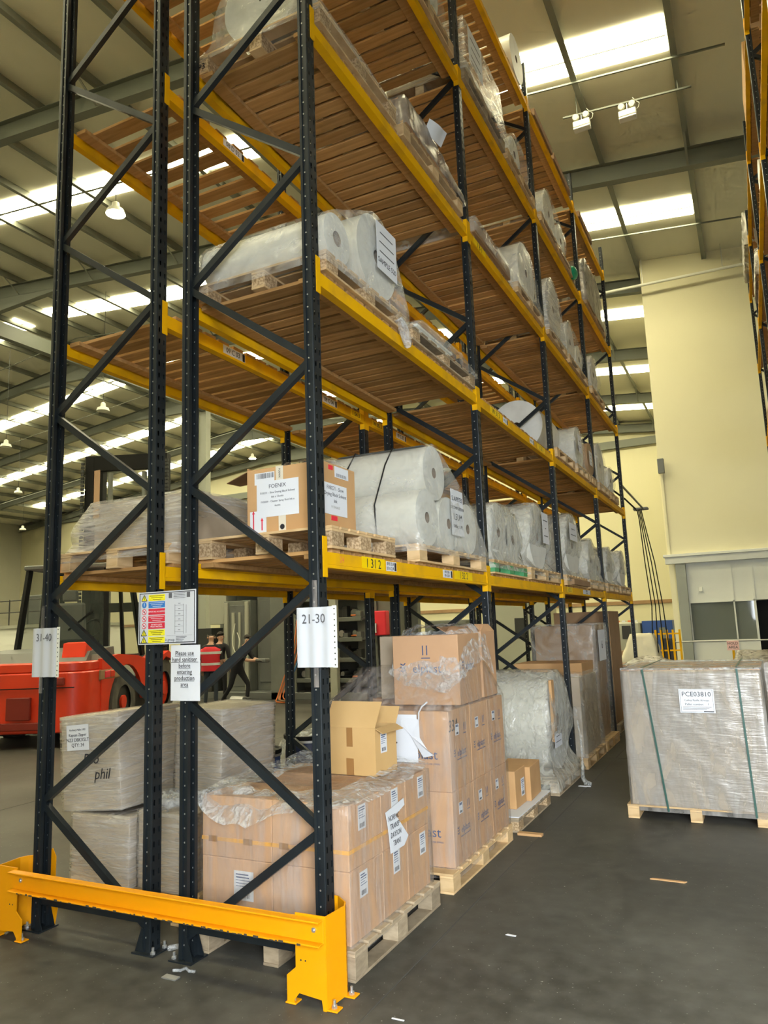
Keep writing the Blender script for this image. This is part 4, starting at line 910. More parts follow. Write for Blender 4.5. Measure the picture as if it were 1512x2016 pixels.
# rear row, lowest shelf
pallet('pallet under the long wrapped load on the rear row shelf', -2.07, -1.13, .11, 1.30, Z, .125, 'pine', 'pine')
t = carton('long low wrapped load on the rear row shelf', -1.90, -1.05, .24, 1.25, Z+.126, Z+.455, 'cardgrey')
film('clear wrap flaring off the long load on the rear row shelf', boxpts(-1.91,-1.045,.22,1.26,Z+.44,Z+.462)+boxpts(-2.085,-1.08,.105,1.3,Z+.06,Z+.14), 'filmdense', sub=.07, amp=.012, seed=22, waist=.10)
tag(MB().prism([(0,0),(.055,0),(.055,.33),(0,.33)], 0, .004, 'y').prism([(0,0),(.05,.0),(.05,.33),(0,.33)], .0, .004, 'x').build('edge_board', M['card'], None, loc=(-1.90,.225,Z+.36)), 'cardboard corner strip sticking up from the rear row load', 'board')
carton('brown carton end beyond the long wrapped load', -1.98, -1.15, 1.5, 2.5, Z+.0005, Z+.44, 'carddark')
# ================================================================== second shelf
Z = DZ[1]
zp = wrapped('the two reels above the ink carton', 0, .115, 1.22, Z, [(.30,.155,.90,'x','white'),(.84,.285,.90,'x','white')], seed=23, amp=.010, block='block', m='film')
note('white handwritten sheet on the reel above the ink carton', (.045,.90,Z+.46), .30, .34, ('~~~~~~~~','~~~~~~~~~','~~~~~~~~~','SAMPLE 520'), 'x', lean=0)
tag(MB().tube([(-.93,.07,Z+.10),(-.94,.055,Z+.05),(-.93,.05,Z-.06),(-.935,.045,Z-.16),(-.93,.05,Z-.24)], .02, 8, radii=[.02,.025,.02,.028,.006]).build('film_tail', M['filmcr'], None, smooth=60), 'twist of clear film hanging off the second shelf corner', 'plastic wrap')
tag(MB().tube([(.03,1.08,Z+.06),(.045,1.12,Z+.0),(.05,1.16,Z-.06),(.05,1.18,Z-.10),(.045,1.20,Z-.07)], .03, 8, radii=[.03,.04,.035,.03,.015]).build('film_tail', M['filmcr'], None, smooth=60), 'bunched clear film hanging over the second shelf beam', 'plastic wrap')
pallet('pallet under the flat packs on the second shelf', -.93, .03, 1.32, 2.66, Z, .11, 'pineold', 'block')
for i in range(4): tag(MB().box(-.45,.45,-.42,.30,0,.018).build('flat_pack', M['wallwhite'], None, bevel=.002, loc=(-.46+random.uniform(-.01,.01),1.90+random.uniform(-.02,.02),Z+.111+i*.0185)), 'flat white pack in the thin pile, %s from the top' % (('fourth','third','second','first')[i]), 'flat pack', 'flat white packs on the second shelf')
film('loose film over the flat packs on the second shelf', boxpts(-.93,.045,1.34,2.66,Z+.09,Z+.12)+boxpts(-.9,.03,1.50,2.3,Z+.17,Z+.20), 'film', sub=.10, amp=.022, seed=24)
t = roll('big pale reel facing the camera in the third bay, second shelf', (-.50,6.26,Z+.13+.345), 'y', .345, .92, 'white', .045)
pallet('pallet under the big reel facing the camera', -.95, .02, 5.75, 6.78, Z, .12, 'pine', 'pine')
zp = wrapped('the reels after the big pale reel on the second shelf', 0, 6.90, 7.72, Z, [(7.3,.30,.86,'x','white')], seed=25, waist=.12)
note('small sheet on the second shelf reels past the big pale one', (.05,7.05,Z+.42), .2, .26, ('~~~~~~','~~~~'), 'x')
roll('brown paper reel on the second shelf', (-.45,8.05,Z+.40), 'x', .25, .90, 'rollbrown'); pallet('pallet under the brown paper reel', -.93, .03, 7.78, 8.33, Z, .12, 'pine', 'pine', boards=4)
note('white sheet on the brown paper reel', (.012,8.02,Z+.40), .22, .22, ('~~~~~~~','~~~~~~~','~~~~~'), 'x')
zp = wrapped('the white reel in the last bay of the second shelf', 0, 8.55, 9.5, Z, [(9.0,.36,.86,'x','white')], seed=26, waist=.12)
zp = wrapped('the crumpled small reel ending the second shelf', 0, 9.6, 10.4, Z, [(9.95,.24,.86,'x','white')], seed=27, waist=.16, amp=.02)
# ================================================================== third shelf
Z = DZ[2]
pallet('pallet stencilled P3 on the third shelf', -.93, .03, .115, 1.20, Z, .135, 'pine', 'block')
q = thing('stencil', 'black stencilled letters P3 on the third shelf pallet block', 'label', (-.88,.113,Z+.05)); text('P3', .06, M['ink'], q, (0,-.001,0), FY)
t = roll('white reel facing the camera on the pallet stencilled P3', (-.46,.67,Z+.136+.29), 'y', .29, .96, 'white', .001)
film('clear wrap over the reel on the pallet stencilled P3', rollpts((-.46,.66,Z+.136+.29), 'y', .30, 1.0)+boxpts(-.935,.04,.105,1.22,Z+.08,Z+.14), 'film', sub=.09, amp=.012, seed=28, waist=.10)
pallet('pallet under the small carton pile on the third shelf', -.93, .03, 1.32, 2.60, Z, .125, 'pine', 'pine')
carton('wrapped tan carton at the near end of the third shelf pile', -.85, -.02, 1.36, 1.62, Z+.126, Z+.36, 'cardpink'); carton('wrapped low carton at the far end of the third shelf pile', -.85, -.02, 1.65, 2.5, Z+.126, Z+.25, 'cardpink')
film('silvery film sagging over the third shelf carton pile', boxpts(-.93,.045,1.33,2.62,Z+.10,Z+.14)+boxpts(-.86,.02,1.38,1.7,Z+.36,Z+.38), 'filmsilver', sub=.09, amp=.02, seed=29)
tag(sheet(MB(), -.13,.13,0,.12,0,.02,8,k=1.5).build('loose_sheet', M['paper'], None, smooth=60, loc=(.03,1.93,Z+.33)), 'loose white sheet poking out of the third shelf film', 'paper')
bpy.data.objects['loose_sheet'].rotation_euler = (math.radians(35), 0, math.radians(75))
carton('flat dark wrapped packet at the start of the second bay, third shelf', -.9, .03, 2.90, 4.05, Z+.0005, Z+.13, 'carddark'); film('shiny film over the flat dark packet', boxpts(-.91,.045,2.88,4.08,Z,Z+.14), 'film', sub=.1, amp=.012, seed=30)
zp = wrapped('the strapped reel across the second upright, third shelf', 0, 4.35, 5.50, Z, [(4.95,.36,.86,'x','white')], seed=31, waist=.06)
zp = wrapped('the tall pale reel in the third bay, third shelf', 0, 5.75, 6.80, Z, [(6.3,.42,.86,'x','white')], seed=32, waist=.03, m='filmdense')
zp = wrapped('the film bundle in the third bay, third shelf', 0, 6.95, 8.25, Z, [(7.3,.30,.86,'x','white'),(7.9,.22,.86,'x','white')], seed=33, waist=.14, amp=.02)
zp = wrapped('the drooping reel in the last bay of the third shelf', 0, 8.6, 9.75, Z, [(9.1,.33,.86,'x','white')], seed=34, waist=.14, amp=.02)
# ================================================================== fourth shelf
Z = DZ[3]
zp = wrapped('the pale load high in the nearest bay', 0, 1.5, 2.6, Z, [(2.1,.26,.86,'x','white')], seed=35, waist=.1)
pallet('pallet under the film tent with the brown tube', -.93, .03, 2.88, 4.20, Z, .12, 'pineold', 'pineold')
zt = Z+.125
tag(MB().cyl((-.62,0,0),(.10,0,.0),.085,20).cyl((-.62,0,0),(.101,0,0),.06,20).build('cardboard_tube', M['card'], None, smooth=40, loc=(-.1,4.0,Z+.62)), 'brown cardboard tube inside the film tent on the fourth shelf', 'tube')
carton('pale wrapped carton under the film tent on the fourth shelf', -.85, -.08, 2.95, 4.1, zt+.0005, zt+.40, 'cardgrey')
film('tall tent of cloudy film on the fourth shelf', boxpts(-.93,.05,2.87,4.22,Z+.08,Z+.14)+boxpts(-.8,.0,3.0,4.15,Z+.55,Z+.78), 'filmdense', sub=.12, amp=.02, seed=36)
note('white sheet on the cloudy film tent of the fourth shelf', (.05,3.2,Z+.46), .42, .40, ('~~~~~~~~~','~~~~~~~~','~~~~~~~~~'), 'x')
zp = wrapped('the crumpled film heap in the second bay, fourth shelf', 0, 4.30, 5.50, Z, [(4.8,.22,.86,'x','white')], seed=37, waist=.2, amp=.045)
zp = wrapped('the load with green film, fourth shelf', 0, 5.80, 7.7, Z, [(6.5,.33,.86,'x','white'),(7.2,.25,.86,'x','white')], seed=38, waist=.12)
tag(MB().ico((0,0,0), .14, (.5,1.1,.7), 3).build('green_film_bundle', M['greenwrap'], None, smooth=180, loc=(.02,7.75,Z+.10)), 'bunched bright green film on the fourth shelf', 'plastic wrap')
zp = wrapped('the boxy white load, fourth shelf', 0, 8.75, 10.55, Z, [(9.2,.42,.86,'x','white'),(10.05,.42,.86,'x','white')], seed=39, m='filmsilver', amp=.02)
# top shelf
Z = DZ[4]
roll('white reel seen against the skylight on the top shelf', (-.40,5.15,Z+.30), 'x', .30, .80, 'white')
for i, (y0, y1) in enumerate(((5.9,6.9),(7.0,8.1),(8.8,9.9))): carton('flat dark packet on the top shelf, %s along' % ('first','second','third')[i], -.9, .02, y0, y1, Z+.0005, Z+.11, 'carddark')
# right-hand rack
zr = DZ[4]
carton('brown wrapped carton on the top shelf of the right-hand rack', 2.64, 3.4, 6.9, 8.15, zr+.0005, zr+.78, 'card'); carton('thin brown carton on the top shelf near the right-hand rack end', 2.66, 3.4, 5.8, 6.75, zr+.0005, zr+.45, 'carddark')
film('pale film bundle on the top shelf of the right-hand rack', boxpts(2.56,3.4,11.4,13.2,zr,zr+.2)+boxpts(2.6,3.3,11.5,12.6,zr+.6,zr+.7), 'filmsilver', sub=.12, amp=.05, seed=41)
roll('white reel inside the pale film bundle of the right-hand rack', (3.05,12.2,zr+.32), 'x', .30, .7, 'white')
roll('white reel on the fourth shelf of the right-hand rack', (3.05,6.9,DZ[3]+.30), 'x', .29, .8, 'white'); roll('second white reel along the fourth shelf of the right-hand rack', (3.05,9.6,DZ[3]+.30), 'x', .29, .8, 'white')
film('pale film on the fourth shelf of the right-hand rack', rollpts((3.05,9.6,DZ[3]+.31), 'x', .31, .84)+boxpts(2.58,3.5,9.1,10.3,DZ[3],DZ[3]+.05), 'filmsilver', sub=.12, amp=.03, seed=42)
tag(sheet(MB(), -.15,.15,0,.22,0,.02,8,k=1.2).build('loose_sheet', M['paper'], None, smooth=60, loc=(2.60,8.3,DZ[3]+.1)), 'white sheet hanging off the right-hand rack', 'paper').rotation_euler = (0,0,math.radians(80))
roll('white reel on the third shelf of the right-hand rack', (3.05,12.3,DZ[2]+.30), 'x', .29, .8, 'white'); carton('brown carton on the third shelf of the right-hand rack', 2.66, 3.4, 12.8, 13.8, DZ[2]+.0005, DZ[2]+.5, 'carddark')
# ================================================================== wrapped pallet in the aisle
pallet('pine pallet under the silver-wrapped block in the aisle', .845, 1.965, 3.72, 5.05, 0, .115, 'pine', 'pine')
t = carton('large silver-wrapped block strapped on the aisle pallet', .90, 2.02, 3.735, 5.04, .1155, 1.255, 'cardgrey')
t.rotation_euler = (0,0,math.radians(-1.0))
bm = hull(boxpts(-.57,.57,-.66,.66,-.05,1.145), sub=.07, amp=.008, seed=44); me = bpy.data.meshes.new('stretch_wrap'); bm.to_mesh(me); bm.free(); me.materials.append(M['filmsilver']); shade(me, 180); place('stretch_wrap', me, t)
MB().box(-.565,.565,-.655,.655,1.141,1.150).build('top_sheet', M['cardpink'], t)
bm = hull(boxpts(-.565,.565,-.655,.655,1.15,1.162), sub=.05, amp=.012, seed=45); me = bpy.data.meshes.new('top_film'); bm.to_mesh(me); bm.free(); me.materials.append(M['filmcr']); shade(me, 180); place('top_film', me, t)
for xt, xb in ((-.38,-.26),(.385,.42)):
    MB().bar((xt,-.676,1.158),(xb,-.676,-.04),.004,.016,(0,1,0) if False else (0,0,1)).bar((xt,-.676,1.176),(xt,.67,1.176),.016,.003).build('strap', M['strap'], t)
q = MB().box(-.09,.19,-.680,-.677,.79,.99).build('pallet_sheet', M['paper'], t)
MB().box(-.08,.18,-.6806,-.680,.981,.983).box(-.08,.18,-.6806,-.680,.797,.799).box(-.08,-.078,-.6806,-.680,.797,.983).box(.178,.18,-.6806,-.680,.797,.983).build('sheet_border', M['inkgrey'], q)
for s_, sz, zz in (('PCE03810',.056,.945),('Cathay Pacific Airways',.022,.895),('Pallet number:    1',.026,.862)): text(s_, sz, M['ink'], q, (.05,-.6808,zz), FY)
for i in range(3): MB().box(-.065,.165-.02*i,-.6808,-.680,.838-.010*i,.841-.010*i).build('print_line', M['inkgrey'], q)
MB().box(.10,.18,-.6808,-.680,.800,.806).build('footer_bar', M['ink'], q)
# ================================================================== things dropped on the floor
def scrap(nm, label, cat, pts, z, th, m, loc):
    return tag(MB().prism(pts, 0, th, 'z').build(nm, M[m], None, loc=(loc[0],loc[1],z)), label, cat)
scrap('wood_batten','short pale batten poking out from under the carton pallet','wood',[(-.10,-.035),(.10,-.03),(.10,.03),(-.10,.035)],0.0,.018,'card',(.19,2.92))
scrap('wood_strip','thin split wood strip lying on the aisle floor','wood',[(-.115,-.008),(.10,-.016),(.115,.01),(-.10,.012)],0,.006,'card',(1.33,2.16))
scrap('paper_scrap','white paper scrap on the aisle floor beside the big reel','paper',[(-.06,-.02),(.02,-.03),(.07,-.01),(.05,.03),(-.05,.02)],0,.004,'paper',(.23,4.88))
scrap('paper_scrap','small white scrap on the aisle floor near the joint','paper',[(-.03,-.006),(.03,-.01),(.03,.004),(-.02,.01)],0,.003,'paper',(.62,.95))
scrap('paper_scrap','thin white sliver on the floor beside the barrier','paper',[(-.03,-.004),(.03,-.004),(.03,.004),(-.03,.004)],0,.003,'paper',(.42,-.1))
tag(MB().tube([(-.06,0,.012),(-.02,.01,.014),(.0,.03,.02),(.03,.02,.014),(.06,.03,.012)],.008,6).build('film_scrap', M['filmcr'], None, smooth=60, loc=(-.80,-.12,0)), 'shiny film scrap by the inner rack foot', 'plastic wrap')
tag(MB().tube([(-.06,-.04,.012),(0,0,.018),(.03,.03,.012),(.08,.09,.012)],.014,6).build('film_scrap', M['filmcr'], None, smooth=60, loc=(-1.02,.12,0)), 'twist of film between the two inner rack feet', 'plastic wrap')
tag(MB().box(-.045,.045,-.02,.02,0,.006).build('metal_scrap', M['zinc'], None, loc=(-.83,-.17,0)), 'bent bright metal strip beside the inner rack foot', 'scrap')
# ================================================================== forklift truck behind the racking
def forklift():
    t = thing('forklift_truck', 'large red forklift truck with black mast parked behind the rear rack row', 'forklift', (-8.9,5.0,0), math.radians(23))
    RP = M['redpaint']
    def plan(y1, hw, r=.40, n=6):
        P = [(-hw, y1)]
        for k in range(n+1):
            a = math.pi + k*math.pi/2/n; P.append((-hw+r+r*math.cos(a), r+r*math.sin(a)*.8))
        for k in range(n+1):
            a = 1.5*math.pi + k*math.pi/2/n; P.append((hw-r+r*math.cos(a), r+r*math.sin(a)*.8))
        P.append((hw, y1)); return P
    cw = MB().prism(plan(.75,1.15), .24, 1.20, 'z').prism([(x*.97, y*.98+.02) for x, y in plan(.78,1.15)], 1.20, 1.36, 'z')
    cwo = cw.build('counterweight', RP, t, smooth=35, bevel=.02)
    for (x0,x1,z0,z1) in ((-.10,.30,.46,.82),(-.6,.55,.30,.42),(.45,.85,1.0,1.12),(-.9,-.5,1.0,1.12)): MB().box(x0,x1,-.012,.05,z0,z1).build('vent_slot', M['redshade'], cwo, bevel=.01)
    MB().box(-1.0,1.0,.02,.06,.95,.965).build('seam', M['black'], cwo)
    for s in (-1, 1):                                    # side skirt with the rear wheel arch
        P = [(.70,.26),(.70,1.38),(1.4,1.44),(2.3,1.38),(3.2,1.20),(3.2,.60),(2.6,.55)]
        P += [(1.78+.80*math.cos(a), .44+.80*math.sin(a)) for a in [math.radians(q) for q in range(10,175,12)]] + [(.98,.26)]
        MB().prism(P, s*1.15-.05, s*1.15+.02, 'x').build('side_skirt', RP, t)
        if s > 0:
            lp = MB().box(1.14,1.178,.62,1.45,1.02,1.20).build('lamp_recess', M['carddark'], t, bevel=.03); MB().box(1.17,1.19,.80,1.0,1.05,1.17).build('tail_lamp', M['red'], lp, bevel=.01); MB().box(1.17,1.19,1.03,1.2,1.05,1.17).build('tail_lamp', RP, lp, bevel=.01)
        for (y, r, w_) in ((1.78,.56,.38),(3.85,.64,.42)):
            n = 28; wx = s*.93
            prof = [(r*.55,-w_/2),(r*.93,-w_/2),(r,-w_/2+.05),(r,w_/2-.05),(r*.93,w_/2),(r*.55,w_/2)]
            vs = [(wx+b, y+a*math.cos(2*math.pi*k/n), r+a*math.sin(2*math.pi*k/n)) for a, b in prof for k in range(n)]
            wh = MB().add(vs, [(i*n+k, i*n+(k+1)%n, (i+1)*n+(k+1)%n, (i+1)*n+k) for i in range(5) for k in range(n)]).build('tyre', M['tyre'], t, smooth=40)
            tr = MB()
            for k in range(0, n, 1):
                a = 2*math.pi*k/n; tr.bar((wx-w_/2+.04, y+(r+.004)*math.cos(a), r+(r+.004)*math.sin(a)), (wx+w_/2-.04, y+(r+.004)*math.cos(a+.12), r+(r+.004)*math.sin(a+.12)), .05, .012, (0,math.cos(a),math.sin(a)))
            tr.build('tread', M['tyre'], wh); MB().cyl((wx-w_/2+.06,y,r),(wx+w_/2-.06,y,r),r*.56,20).build('wheel_rim', RP, wh, smooth=40)
            MB().cyl((wx+s*(w_/2-.07),y,r),(wx+s*(w_/2-.0),y,r),r*.22,14).build('hub', RP, wh, smooth=40)
        MB().prism([(3.1,.55),(3.1,1.25),(3.9,1.42),(4.3,1.3),(4.3,1.2),(3.75,1.30),(3.25,1.1)], s*1.0-.18, s*1.0+.2, 'x').build('front_fender', RP, t)
    MB().box(-1.08,1.08,.7,3.9,.35,.98).build('chassis', M['dark'], t)
    MB().prism([(.45,1.36),(.6,1.52),(1.55,1.58),(1.62,1.36)], -1.0, 1.0, 'x').build('engine_hood', M['mid'], t)
    MB().prism([(.50,1.37),(.56,1.66),(.72,1.68),(.86,1.37)], .55, .95, 'x').build('filler_cover', RP, t)
    MB().box(-1.1,1.1,.66,.98,1.36,1.46).build('rear_grille', M['trimgrey'], t)
    for (x,y,xt,yt,w_) in ((-.85,1.55,-.75,1.75,.09),(.85,1.55,.75,1.75,.09),(-.85,3.3,-.72,2.95,.09),(.85,3.3,.72,2.95,.09),(-.85,2.35,-.75,2.35,.06),(.85,2.35,.75,2.35,.06)): MB().bar((x,y,1.36),(xt,yt,3.05),w_,w_).build('cab_pillar', M['black'], t)
    MB().box(-.82,.82,1.65,3.05,3.05,3.14).build('cab_roof', M['mid'], t, bevel=.02)
    for s in (-1,1): MB().add([(s*.84,1.6,1.4),(s*.84,3.25,1.4),(s*.74,2.95,3.03),(s*.74,1.75,3.03)], [(0,1,2,3)]).build('cab_glass', M['glass'], t)
    MB().add([(-.84,1.56,1.4),(.84,1.56,1.4),(.74,1.76,3.03),(-.74,1.76,3.03)], [(0,1,2,3)]).build('cab_glass', M['glass'], t)
    MB().box(-.84,.84,1.7,3.2,1.2,1.40).build('cab_floor', M['dark'], t)
    st = MB().box(-.28,.28,1.95,2.5,1.42,1.70).build('seat', M['black'], t, bevel=.05); MB().prism([(1.92,1.70),(2.05,1.70),(1.95,2.42),(1.84,2.40)], -.27, .27, 'x').build('seat_back', M['mid'], st, bevel=.03); MB().prism([(1.84,2.44),(1.94,2.44),(1.90,2.66),(1.82,2.64)], -.15, .15, 'x').build('headrest', M['mid'], st, bevel=.03)
    MB().tube([(.17*math.cos(a)+0, 2.85+.06*math.sin(a), 1.95+.16*math.sin(a)) for a in [k*math.pi/8 for k in range(17)]], .015, 6).build('steering_wheel', M['black'], t, smooth=60)
    MB().bar((.1,1.62,1.9),(.55,1.66,2.25),.02,.03).build('wiper', M['black'], t)
    ms = MB()
    for s in (-1,1): ms.box(s*.86-.10, s*.86+.10, 4.35, 4.60, .25, 5.9).box(s*.62-.06, s*.62+.06, 4.40, 4.62, .25, 5.9)
    ms.box(-.92,.92,4.36,4.50,5.55,5.9).box(-.80,.80,4.40,4.55,4.05,4.7).box(-.8,.8,4.4,4.55,.6,.8).box(-.8,.8,4.4,4.55,2.3,2.5)
    mo = ms.build('mast', M['black'], t)
    for s in (-1,1):
        ch = MB(); z = 1.0
        while z < 5.7: ch.box(s*.985-.035, s*.985+.035, 4.26, 4.30, z, z+.06); z += .085
        ch.build('lift_chain', M['dark'], mo)['kind'] = 'stuff'
        MB().cyl((s*.40,4.45,.4),(s*.40,4.45,5.5),.06,10).build('lift_cylinder', M['metalgrey'], mo, smooth=40)
    MB().box(-.7,.7,4.62,4.72,.2,.9).build('fork_carriage', M['black'], mo)
    for s in (-1,1): MB().box(s*.45-.07,s*.45+.07,4.72,5.8,.06,.12).box(s*.45-.07,s*.45+.07,4.70,4.78,.06,.9).build('fork', M['black'], mo)
forklift()
# ================================================================== printing press
t = thing('printing_press', 'grey printing press with open cabinets and dark racks of rollers', 'machine', (-9.0,13.2,0)); O = Vector(t.location)
def pb(n, m, x0,x1,y0,y1,z0,z1, bevel=.01, par=None): return MB().box(x0-O.x,x1-O.x,y0-O.y,y1-O.y,z0,z1).build(n, M[m], par or t, bevel=bevel)
pb('frame_wall','metalgrey',-12.4,-5.9,14.6,14.8,0,3.6); pb('top_beam','metalpale',-12.4,-5.8,13.4,14.6,3.2,3.6); pb('plinth','mid',-12.2,-5.9,13.0,14.6,0,.18)
c1 = pb('cabinet','metalgrey',-11.25,-10.35,13.35,13.95,.18,2.62)
pb('cabinet_panel','metalpale',-11.2,-11.08,13.28,13.35,.2,2.58,par=c1); pb('cabinet_panel','metalpale',-10.5,-10.38,13.28,13.35,.2,2.58,par=c1); pb('cabinet_recess','mid',-11.05,-10.53,13.33,13.36,.3,2.5,par=c1); pb('component_rail','metalpale',-10.95,-10.85,13.29,13.34,.6,2.3,par=c1); pb('component_rail','metalpale',-10.72,-10.65,13.29,13.34,.6,2.3,par=c1)
c2 = pb('cabinet','metalgrey',-10.3,-9.5,13.6,14.1,.18,2.7); pb('cabinet_recess','mid',-10.2,-9.6,13.57,13.61,.4,2.6,par=c2)
pb('column','metalgrey',-9.45,-8.85,13.0,13.7,0,3.2); pb('column','metalpale',-7.42,-7.22,12.6,12.75,0,3.3); pb('column','metalgrey',-6.75,-6.1,13.4,14.2,0,3.2); pb('column','metalpale',-8.8,-8.7,13.0,13.1,0,3.2)
pb('upper_panel','metalpale',-11.9,-11.3,13.5,14.0,2.0,3.3); pb('side_cabinet','dark',-12.3,-11.4,13.0,13.5,.18,1.9); pb('glossy_panel','metalgrey',-7.0,-6.45,13.3,13.34,.3,3.0)
random.seed(5)
for j, zz in enumerate((.45,.95,1.45,1.95,2.5)):
    sh = pb('rack_shelf','mid',-8.75,-6.75,13.1,14.3,zz,zz+.05); pb('shelf_lip','metalgrey',-8.75,-6.75,13.05,13.1,zz-.03,zz+.08,par=sh)
    for i in range(5):
        x0 = -8.65+i*.38; MB().cyl((x0+.1-O.x,13.2-O.y,zz+.18),(x0+.1-O.x,14.1-O.y,zz+.18),random.uniform(.05,.11),12).build('roller', M[random.choice(('dark','mid','zinc'))], sh, smooth=40)
        if random.random() < .7: pb('mechanism_block', random.choice(('dark','mid','metalgrey')), x0+.18, x0+.32, 13.12, 13.3, zz+.06, zz+random.uniform(.18,.38), par=sh)
    pb('indicator','orange',-7.05,-6.9,13.04,13.07,zz+.10,zz+.14,par=sh)
def hose(label, pts, r, m, n=10):
    P = [Vector(p) for p in pts]; out = []
    for i in range(len(P)-1):
        a, b, c, d = P[max(i-1,0)], P[i], P[i+1], P[min(i+2,len(P)-1)]
        for k in range(n):
            u = k/n; out.append(.5*((2*b)+(-a+c)*u+(2*a-5*b+4*c-d)*u*u+(-a+3*b-3*c+d)*u**3))
    out.append(P[-1]); o = Vector(pts[0]); return tag(MB().tube([q-o for q in out], r, 6).build('hose', M[m], None, smooth=60, loc=o), label, 'hose', 'hoses at the press')
for i, (dx, m, lb) in enumerate(((0,'orange','leftmost orange hose dropping beside the press column'),(.08,'orange','second orange hose at the press column'),(.17,'orange','third orange hose at the press column'),(.05,'carddark','brown hose among the orange ones at the press'),(.24,'hoseblue','blue hose coiled at the foot of the press'))):
    x = -8.62+dx; hose(lb, [(x+.1,12.85,2.0+.03*i),(x+.12,12.7,1.5),(x+.02,12.62,1.0),(x-.12,12.5,.5),(x-.22,12.4,.12+.012*i),(x-.1+dx,12.2,.03+.012*i),(x+.35,12.15-.05*i,.03+.012*i)], .016, m)
hose('white looped cable in the open press cabinet', [(-10.8,13.26,2.0),(-10.85,13.2,1.5),(-10.7,13.18,1.2),(-10.6,13.2,1.5),(-10.7,13.22,1.75)], .012, 'lampwhite')
t = thing('fire_point', 'red fire extinguisher box behind the racking by the press', 'fire point', (-6.3,13.1,0)); MB().box(-.2,.2,0,.22,1.55,2.15).build('box', M['red'], t, bevel=.02); MB().cyl((-.08,-.04,1.62),(-.08,-.04,1.85),.04,10).build('notice_figure', M['paper'], t); MB().box(-.03,.03,.1,.16,0,1.55).build('post', M['mid'], t)
# machinery and blocks seen past the racking
t = thing('grey_cabinet', 'pale grey machine cabinet with dark window beyond the second bay', 'machine', (-5.4,22.0,0)); MB().box(-.9,1.1,0,1.2,0,2.5).build('body', M['metalpale'], t, bevel=.02); MB().box(-.1,.3,-.02,0,1.2,1.9).build('window', M['dark'], t, bevel=.01)
for i in range(6): MB().box(.6,1.05,-.03,0,.3+i*.14,.38+i*.14).build('vent', M['metalgrey'], t)
t = thing('grey_cabinet', 'low grey machine cabinet left of the tall pale one', 'machine', (-6.6,18.5,0)); MB().box(-.8,.6,0,1,0,1.9).build('body', M['metalgrey'], t, bevel=.02); MB().box(-.6,.3,-.02,0,1.0,1.6).build('screen', M['dark'], t); MB().box(-.6,.3,-.02,0,.2,.8).build('door', M['metalpale'], t)
t = thing('blue_cabinet', 'dark blue cabinet beside the far cream wall', 'cabinet', (-1.05,24.0,0)); MB().box(-.5,.5,0,.8,.3,1.64).build('body', M['bluecab'], t, bevel=.01); MB().box(-.45,.45,.05,.75,0,.3).build('plinth', M['dark'], t); MB().box(.05,.25,-.02,0,1.0,1.4).build('panel', M['metalgrey'], t)
t = thing('grey_cabinet', 'grey control cabinet with curved window left of the blue one', 'machine', (-2.1,23.8,0)); MB().box(-.55,.5,0,.8,0,1.62).build('body', M['metalpale'], t, bevel=.05); MB().box(-.1,.2,-.03,0,1.05,1.5).build('window', M['dark'], t, bevel=.01)
for i in range(5): MB().box(-.5+i*.2,-.38+i*.2,.1,.2,1.62,1.68).build('lamp_tab', M['orange' if i % 2 else 'paper'], t)
t = thing('yellow_fence', 'yellow machine guard fence beside the grey office column', 'fence', (0.0,17.0,0))
for x in (-.32,-.18,-.04,.10,.26): MB().box(x-.025,x+.025,-.02,.02,0,1.42).build('post', M['yellow'], t)
for z in (.35,.9,1.32): MB().box(-.34,.28,-.012,.012,z-.02,z+.02).build('rail', M['yellow'], t)
MB().box(-.2,.12,.05,.3,.1,1.2).build('black_inner', M['dark'], t)
t = thing('guard_rail', 'thin grey handrail across the end of the aisle', 'rail', (1.1,17.2,0)); MB().cyl((-1.3,0,1.1),(2.6,0,1.1),.018,8).build('top_rail', M['zinc'], t, smooth=40); MB().cyl((-1.3,0,.55),(2.6,0,.55),.014,8).build('mid_rail', M['zinc'], t, smooth=40)
for x in (-1.28,.35,2.58): MB().cyl((x,0,0),(x,0,1.1),.02,8).build('rail_post', M['zinc'], t, smooth=40)
t = thing('hold_sign', 'pale pink HOLD AREA sign on a yellow post', 'sign', (1.54,14.0,0)); MB().box(-.115,.115,-.004,.004,1.0,1.2).build('board', mat('sign_pink',(.85,.50,.38),.5), t); MB().box(-.025,.025,.004,.03,.0,1.02).build('post', M['yellow'], t); MB().cyl((0,.017,0),(0,.017,.02),.14,16).build('base', M['dark'], t); text('HOLD', .075, M['ink'], t, (0,-.006,1.14), FY); text('AREA', .075, M['ink'], t, (0,-.006,1.06), FY)
carton('pallet-sized crate hidden under the cream dust sheet', -.85, -.15, 14.7, 15.5, .0, 1.0, 'carddark')
film('cream dust sheet tented over a load at the aisle end', boxpts(-1.05,.05,14.5,15.7,.3,.32)+boxpts(-.62,-.15,14.8,15.3,1.34,1.36), 'filmsilver', sub=.1, amp=.03, seed=51, waist=.06); bpy.data.objects[[o.name for o in bpy.data.objects if o.name.startswith('plastic_wrap')][-1]].data.materials[0] = mat('dust_sheet',(.66,.60,.42),.7)
t = carton('pale wrapped load behind the silver block in the aisle', -.15, .75, 9.9, 10.8, 0, .95, 'cardpink'); film('cream film domed over the pale load behind the silver block', boxpts(-.18,.78,9.85,10.85,.2,.9)+[(.3,10.35,1.08),(.1,10.3,1.05),(.5,10.3,1.06)], 'filmsilver', sub=.1, amp=.02, seed=52)
t = carton('pale wrapped bales at the right end of the aisle', 1.62, 2.5, 11.6, 12.6, 0, .85, 'cardpink'); film('cream film over the bales at the right end of the aisle', boxpts(1.6,2.52,11.55,12.65,.2,.9)+rollpts((2.05,12.1,.92), 'x', .15, .8), 'filmsilver', sub=.1, amp=.02, seed=53)
